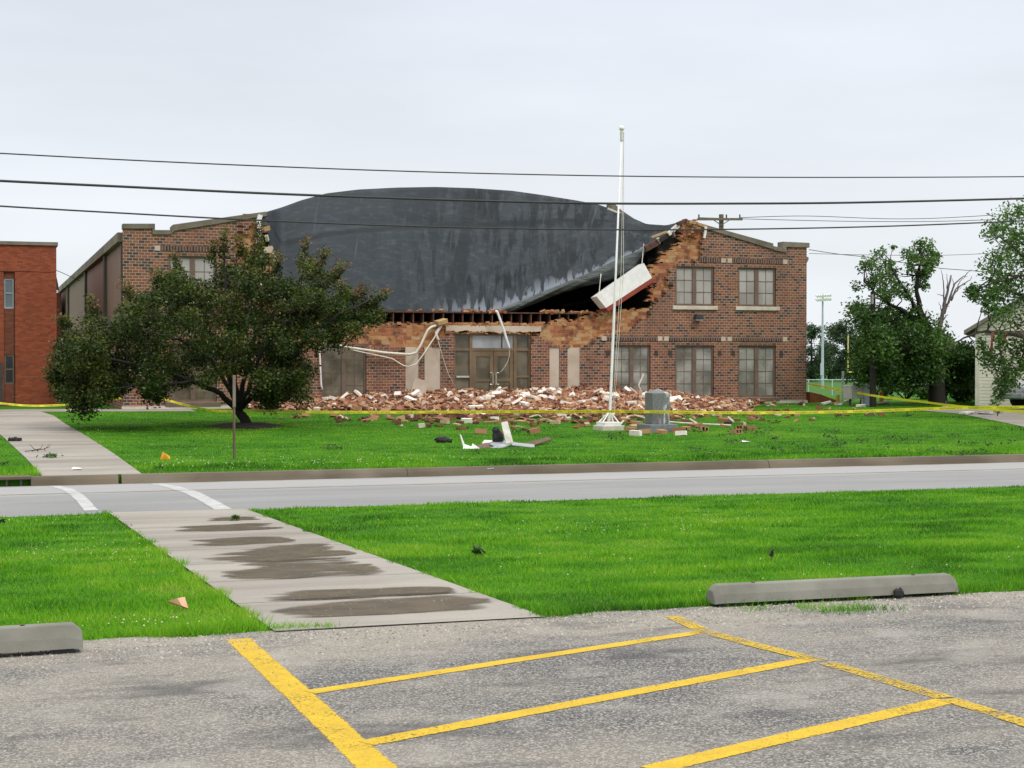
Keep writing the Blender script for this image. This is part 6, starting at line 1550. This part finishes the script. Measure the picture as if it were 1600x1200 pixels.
sc_ = [(1291,632,.3),(1310,634,.22),(1268,627,.12),(1325,629,.35),(1345,637,.25),(1380,632,.35),(1470,632,.35),(1478,640,.2),(1512,648,.5),(1540,648,.4),(1560,646,.3)]
for i, (x, y, w_) in enumerate(sc_):
    q = G(x, y); m = MB().obox((q.x, q.y, q.z + .06), (w_ * 1.3, .2, .09), (RNG.uniform(-.2,.2), RNG.uniform(-.15,.15), RNG.uniform(-.6,.6)))
    m.v = [(a + RNG.uniform(-.03,.03), b + RNG.uniform(-.03,.03), c + RNG.uniform(-.02,.03)) for a, b, c in m.v]
    tag(m.build('insulation_scrap', M['dirty_white']), 'pale scrap of building debris on the ground right of the school', 'scrap', 'pale scraps right of the school')
wv_ = thing('white_valve', 'little white pipe valve under the electrical cabinet', 'valve')
q = G(1347, 634); MB().tube([q, q + Vector((0, 0, .35)), q + Vector((.12, 0, .4))], .04, 6).build('pipe', M['white_metal'], wv_); MB().sphere(q + Vector((0, 0, .25)), .08, 8, 6).build('valve', M['white_metal'], wv_)

# ------------------------------------------------------------------ overhead wires
def wire(pts, Y, r, label, name='power_line', ext=True):
    P = [at_y(x, y, Y) for x, y in pts]
    a, b = P[0] - P[1], P[-1] - P[-2]
    P = [P[0] + a * 3.0 + Vector((0, 0, .15))] + P + [P[-1] + b * 3.0 + Vector((0, 0, .15))] if ext else P
    # smooth through the points
    Q = []
    for i in range(len(P) - 1):
        p0, p1, p2, p3 = P[max(i-1,0)], P[i], P[i+1], P[min(i+2, len(P)-1)]
        for k_ in range(8):
            t = k_ / 8; Q.append(.5 * ((2*p1) + (p2 - p0) * t + (2*p0 - 5*p1 + 4*p2 - p3) * t*t + (3*p1 - p0 - 3*p2 + p3) * t**3))
    Q.append(P[-1]); o = MB().tube(Q, r, 5).build(name, M['wire'], None, smooth=True); tag(o, label, 'wire'); return o
wire([(-60,236),(0,239.5),(200,250),(400,259),(600,266.5),(800,272),(1000,275.5),(1200,277),(1400,277),(1600,276),(1680,275)], 30.2, .013, 'topmost thin power line crossing the sky')
wire([(-60,278),(0,282.5),(200,292),(400,301.5),(600,309),(800,315),(960,318),(1150,318),(1300,317),(1450,314),(1600,310),(1680,307)], 29.8, .024, 'thickest dark cable crossing in front of the roof')
wire([(-60,317),(0,322),(200,333.5),(400,344),(600,352),(800,357),(1000,359),(1200,357.5),(1400,353),(1600,345),(1680,341)], 30.0, .016, 'lowest power line crossing in front of the torn gable')
wire([(1092,340),(1200,343),(1350,346),(1500,345),(1700,336)], 97.7, .022, 'faint far wire leading right from the upper end of the crossarm', ext=False)
wire([(1156,340),(1260,337.5),(1400,342),(1520,338),(1700,325)], 97.7, .022, 'faint far wire leading right just below the lowest power line', ext=False)
wire([(1264,390),(1310,397),(1364,403),(1460,418),(1530,424),(1700,440)], 75, .018, 'thin service wire running from the school corner to the right', ext=False)
wire([(1264,396),(1340,398),(1460,399),(1560,395),(1700,386)], 80, .014, 'faintest wire behind the crown of the torn tree', ext=False)
wire([(40,405),(92,424),(140,446),(200,470)], 80, .016, 'thin wire between the red building and the flank of the school', ext=False)

# ------------------------------------------------------------------ police tape
M['tape'] = plain('yellow_tape', (.78, .70, .03), (.66, .58, .02), 6, .35)
M['ink'] = plain('black_ink', (.02, .02, .015), (.015, .015, .012), 9, .6)
fc = bpy.data.curves.new('lettering', 'FONT'); fc.body = 'POLICE LINE DO NOT CROSS'; fc.size = .062; fc.resolution_u = 1
fo_ = bpy.data.objects.new('lettering', fc); col.objects.link(fo_); bpy.context.view_layer.update()
tm_ = bpy.data.meshes.new_from_object(fo_.evaluated_get(bpy.context.evaluated_depsgraph_get())); bpy.data.objects.remove(fo_)
TV = np.array([v.co[:] for v in tm_.vertices]); TF = [tuple(p.vertices) for p in tm_.polygons]; TW = TV[:, 0].max()
TV[:, 0] *= .62 / TW
def tape(pts, label, hh=.075, text=True, twist=0.0):
    P = [Vector(p) for p in pts]; Q = []
    for i in range(len(P) - 1):
        p0, p1, p2, p3 = P[max(i-1,0)], P[i], P[i+1], P[min(i+2, len(P)-1)]
        n = max(4, int((p2 - p1).length / .3))
        for k_ in range(n):
            t = k_ / n; Q.append(.5 * ((2*p1) + (p2 - p0) * t + (2*p0 - 5*p1 + 4*p2 - p3) * t*t + (3*p1 - p0 - 3*p2 + p3) * t**3))
    Q.append(P[-1]); S = [0]
    for a, b in zip(Q[:-1], Q[1:]): S.append(S[-1] + (b - a).length)
    def frame(s):
        i = min(max(0, int(np.searchsorted(S, s)) - 1), len(Q) - 2); f = (s - S[i]) / max(1e-6, S[i+1] - S[i]); p = Q[i].lerp(Q[i+1], f)
        tw = twist * math.sin(s * .9) + .12 * math.sin(s * .53)
        d = (Q[i+1] - Q[i]).normalized(); side = Vector((-d.y, d.x, 0)).normalized(); u = Vector((0, 0, 1)) * math.cos(tw) + side * math.sin(tw)
        return p, u, -side if side.y > 0 else side
    vs, n = [], int(S[-1] / .12) + 1
    for i in range(n + 1):
        p, u, o_ = frame(S[-1] * i / n); h2 = hh / 2
        vs += [p - u * h2, p + u * h2]
    tp_ = MB().add(vs, [(2*i, 2*i+2, 2*i+3, 2*i+1) for i in range(n)]).build('police_tape', M['tape']); tp_.modifiers.new('t', 'SOLIDIFY').thickness = .002
    tag(tp_, label, 'tape')
    if text:
        s = .25
        while s + .7 < S[-1]:
            lv = []
            for x, y, z in TV:
                p, u, o_ = frame(s + x); lv.append(p + u * (y - .022) + o_ * .006)
            MB().add(lv, TF).build('lettering', M['ink'], tp_); s += .78
yt = lambda px, py, Y: at_y(px, py, Y)
TYf = tb.y - .22; FYf = fb.y - .16
def yl(px): return float(np.interp(px, [384, 950, 1026, 1600], [TYf, FYf, mb_.y - .36, 36.0]))
tape([yt(x, y, yl(x)) for x, y in ((384,642),(470,643.5),(600,644),(760,643.5),(950,643),(1026,643.5),(1180,645),(1330,643),(1475,638),(1600,636),(1700,634))], 'long police tape stretched level across the lawn past flagpole and monument')
tape([yt(1263,600,YF + .1), yt(1364,618,G(1364,636).y - .2), yt(1442,628,47), yt(1500,635,43), yt(1600,644,38), yt(1700,654,34)], 'police tape slanting down from the school corner past the utility pole')
tape([yt(196,596,YF - .2), yt(225,610,YF - 1.5), yt(256,623,YF - 3), yt(290,633,52), yt(330,641,49), yt(360,642.5,46.5), yt(380,642,TYf)], 'police tape sagging from the left wing of the school to the tree trunk', twist=.5)
tape([yt(-40,624,58), yt(0,630,57.5), yt(50,634,57), yt(110,632,56.5), yt(150,627,56.3), yt(190,622,YF - .1)], 'police tape sagging in front of the red building on the left', twist=.4)

# ------------------------------------------------------------------ small litter: twigs and leaves
def twig(px, py, w, seed, label, leaves=0):
    q = G(px, py); r = random.Random(seed); s = ppm(q); t = thing('twig', label, 'twig'); m = MB(); W = w / s
    for i in range(4):
        a = r.uniform(-.5, .5); p1 = q + Vector((r.uniform(-.5, .5) * W, r.uniform(-.3, .3) * W, .04 + r.uniform(0, .1) * W))
        m.tube([q + Vector((-W/2 + i * W/4, 0, .03)), q.lerp(p1, .5) + Vector((0, 0, .05)), p1 + Vector((0, 0, r.uniform(.02, .3) * W))], [.012, .008, .004], 4)
    m.build('stem', M['bark_dark'], t)
    if leaves:
        rg = np.random.default_rng(seed); c = np.array(q)[None] + rg.normal(0, 1, (leaves, 3)) * np.array([W * .3, W * .25, .02]) + np.array([0, 0, .06])
        quads_mesh('leaves', leaf_quads(c, .05, rg), M['leaf_green'], t, tint=rg.uniform(.4, 1, leaves))
twig(80, 716, 26, 1, 'leafy twig lying on the far path', 36)
twig(60, 707, 40, 2, 'bare twig arching from the grass on to the far path')
twig(250, 735, 20, 3, 'dark forked twig in the grass by the far kerb')
twig(8, 728, 18, 4, 'bare twig in the grass left of the far path')
twig(748, 868, 15, 5, 'dark leafy sprig lying in the near right lawn', 32)
twig(1206, 873, 7, 6, 'little dark leaf in the near right lawn', 5)
twig(370, 815, 16, 7, 'dark dead leaves lying in the first puddle', 10)
twig(1210, 688, 14, 8, 'dark twig on the lawn right of the monument', 6)
twig(1420, 652, 24, 9, 'dark arched twig on the lawn under the right tape')
twig(4, 820, 14, 10, 'dark twig at the left edge of the near lawn')
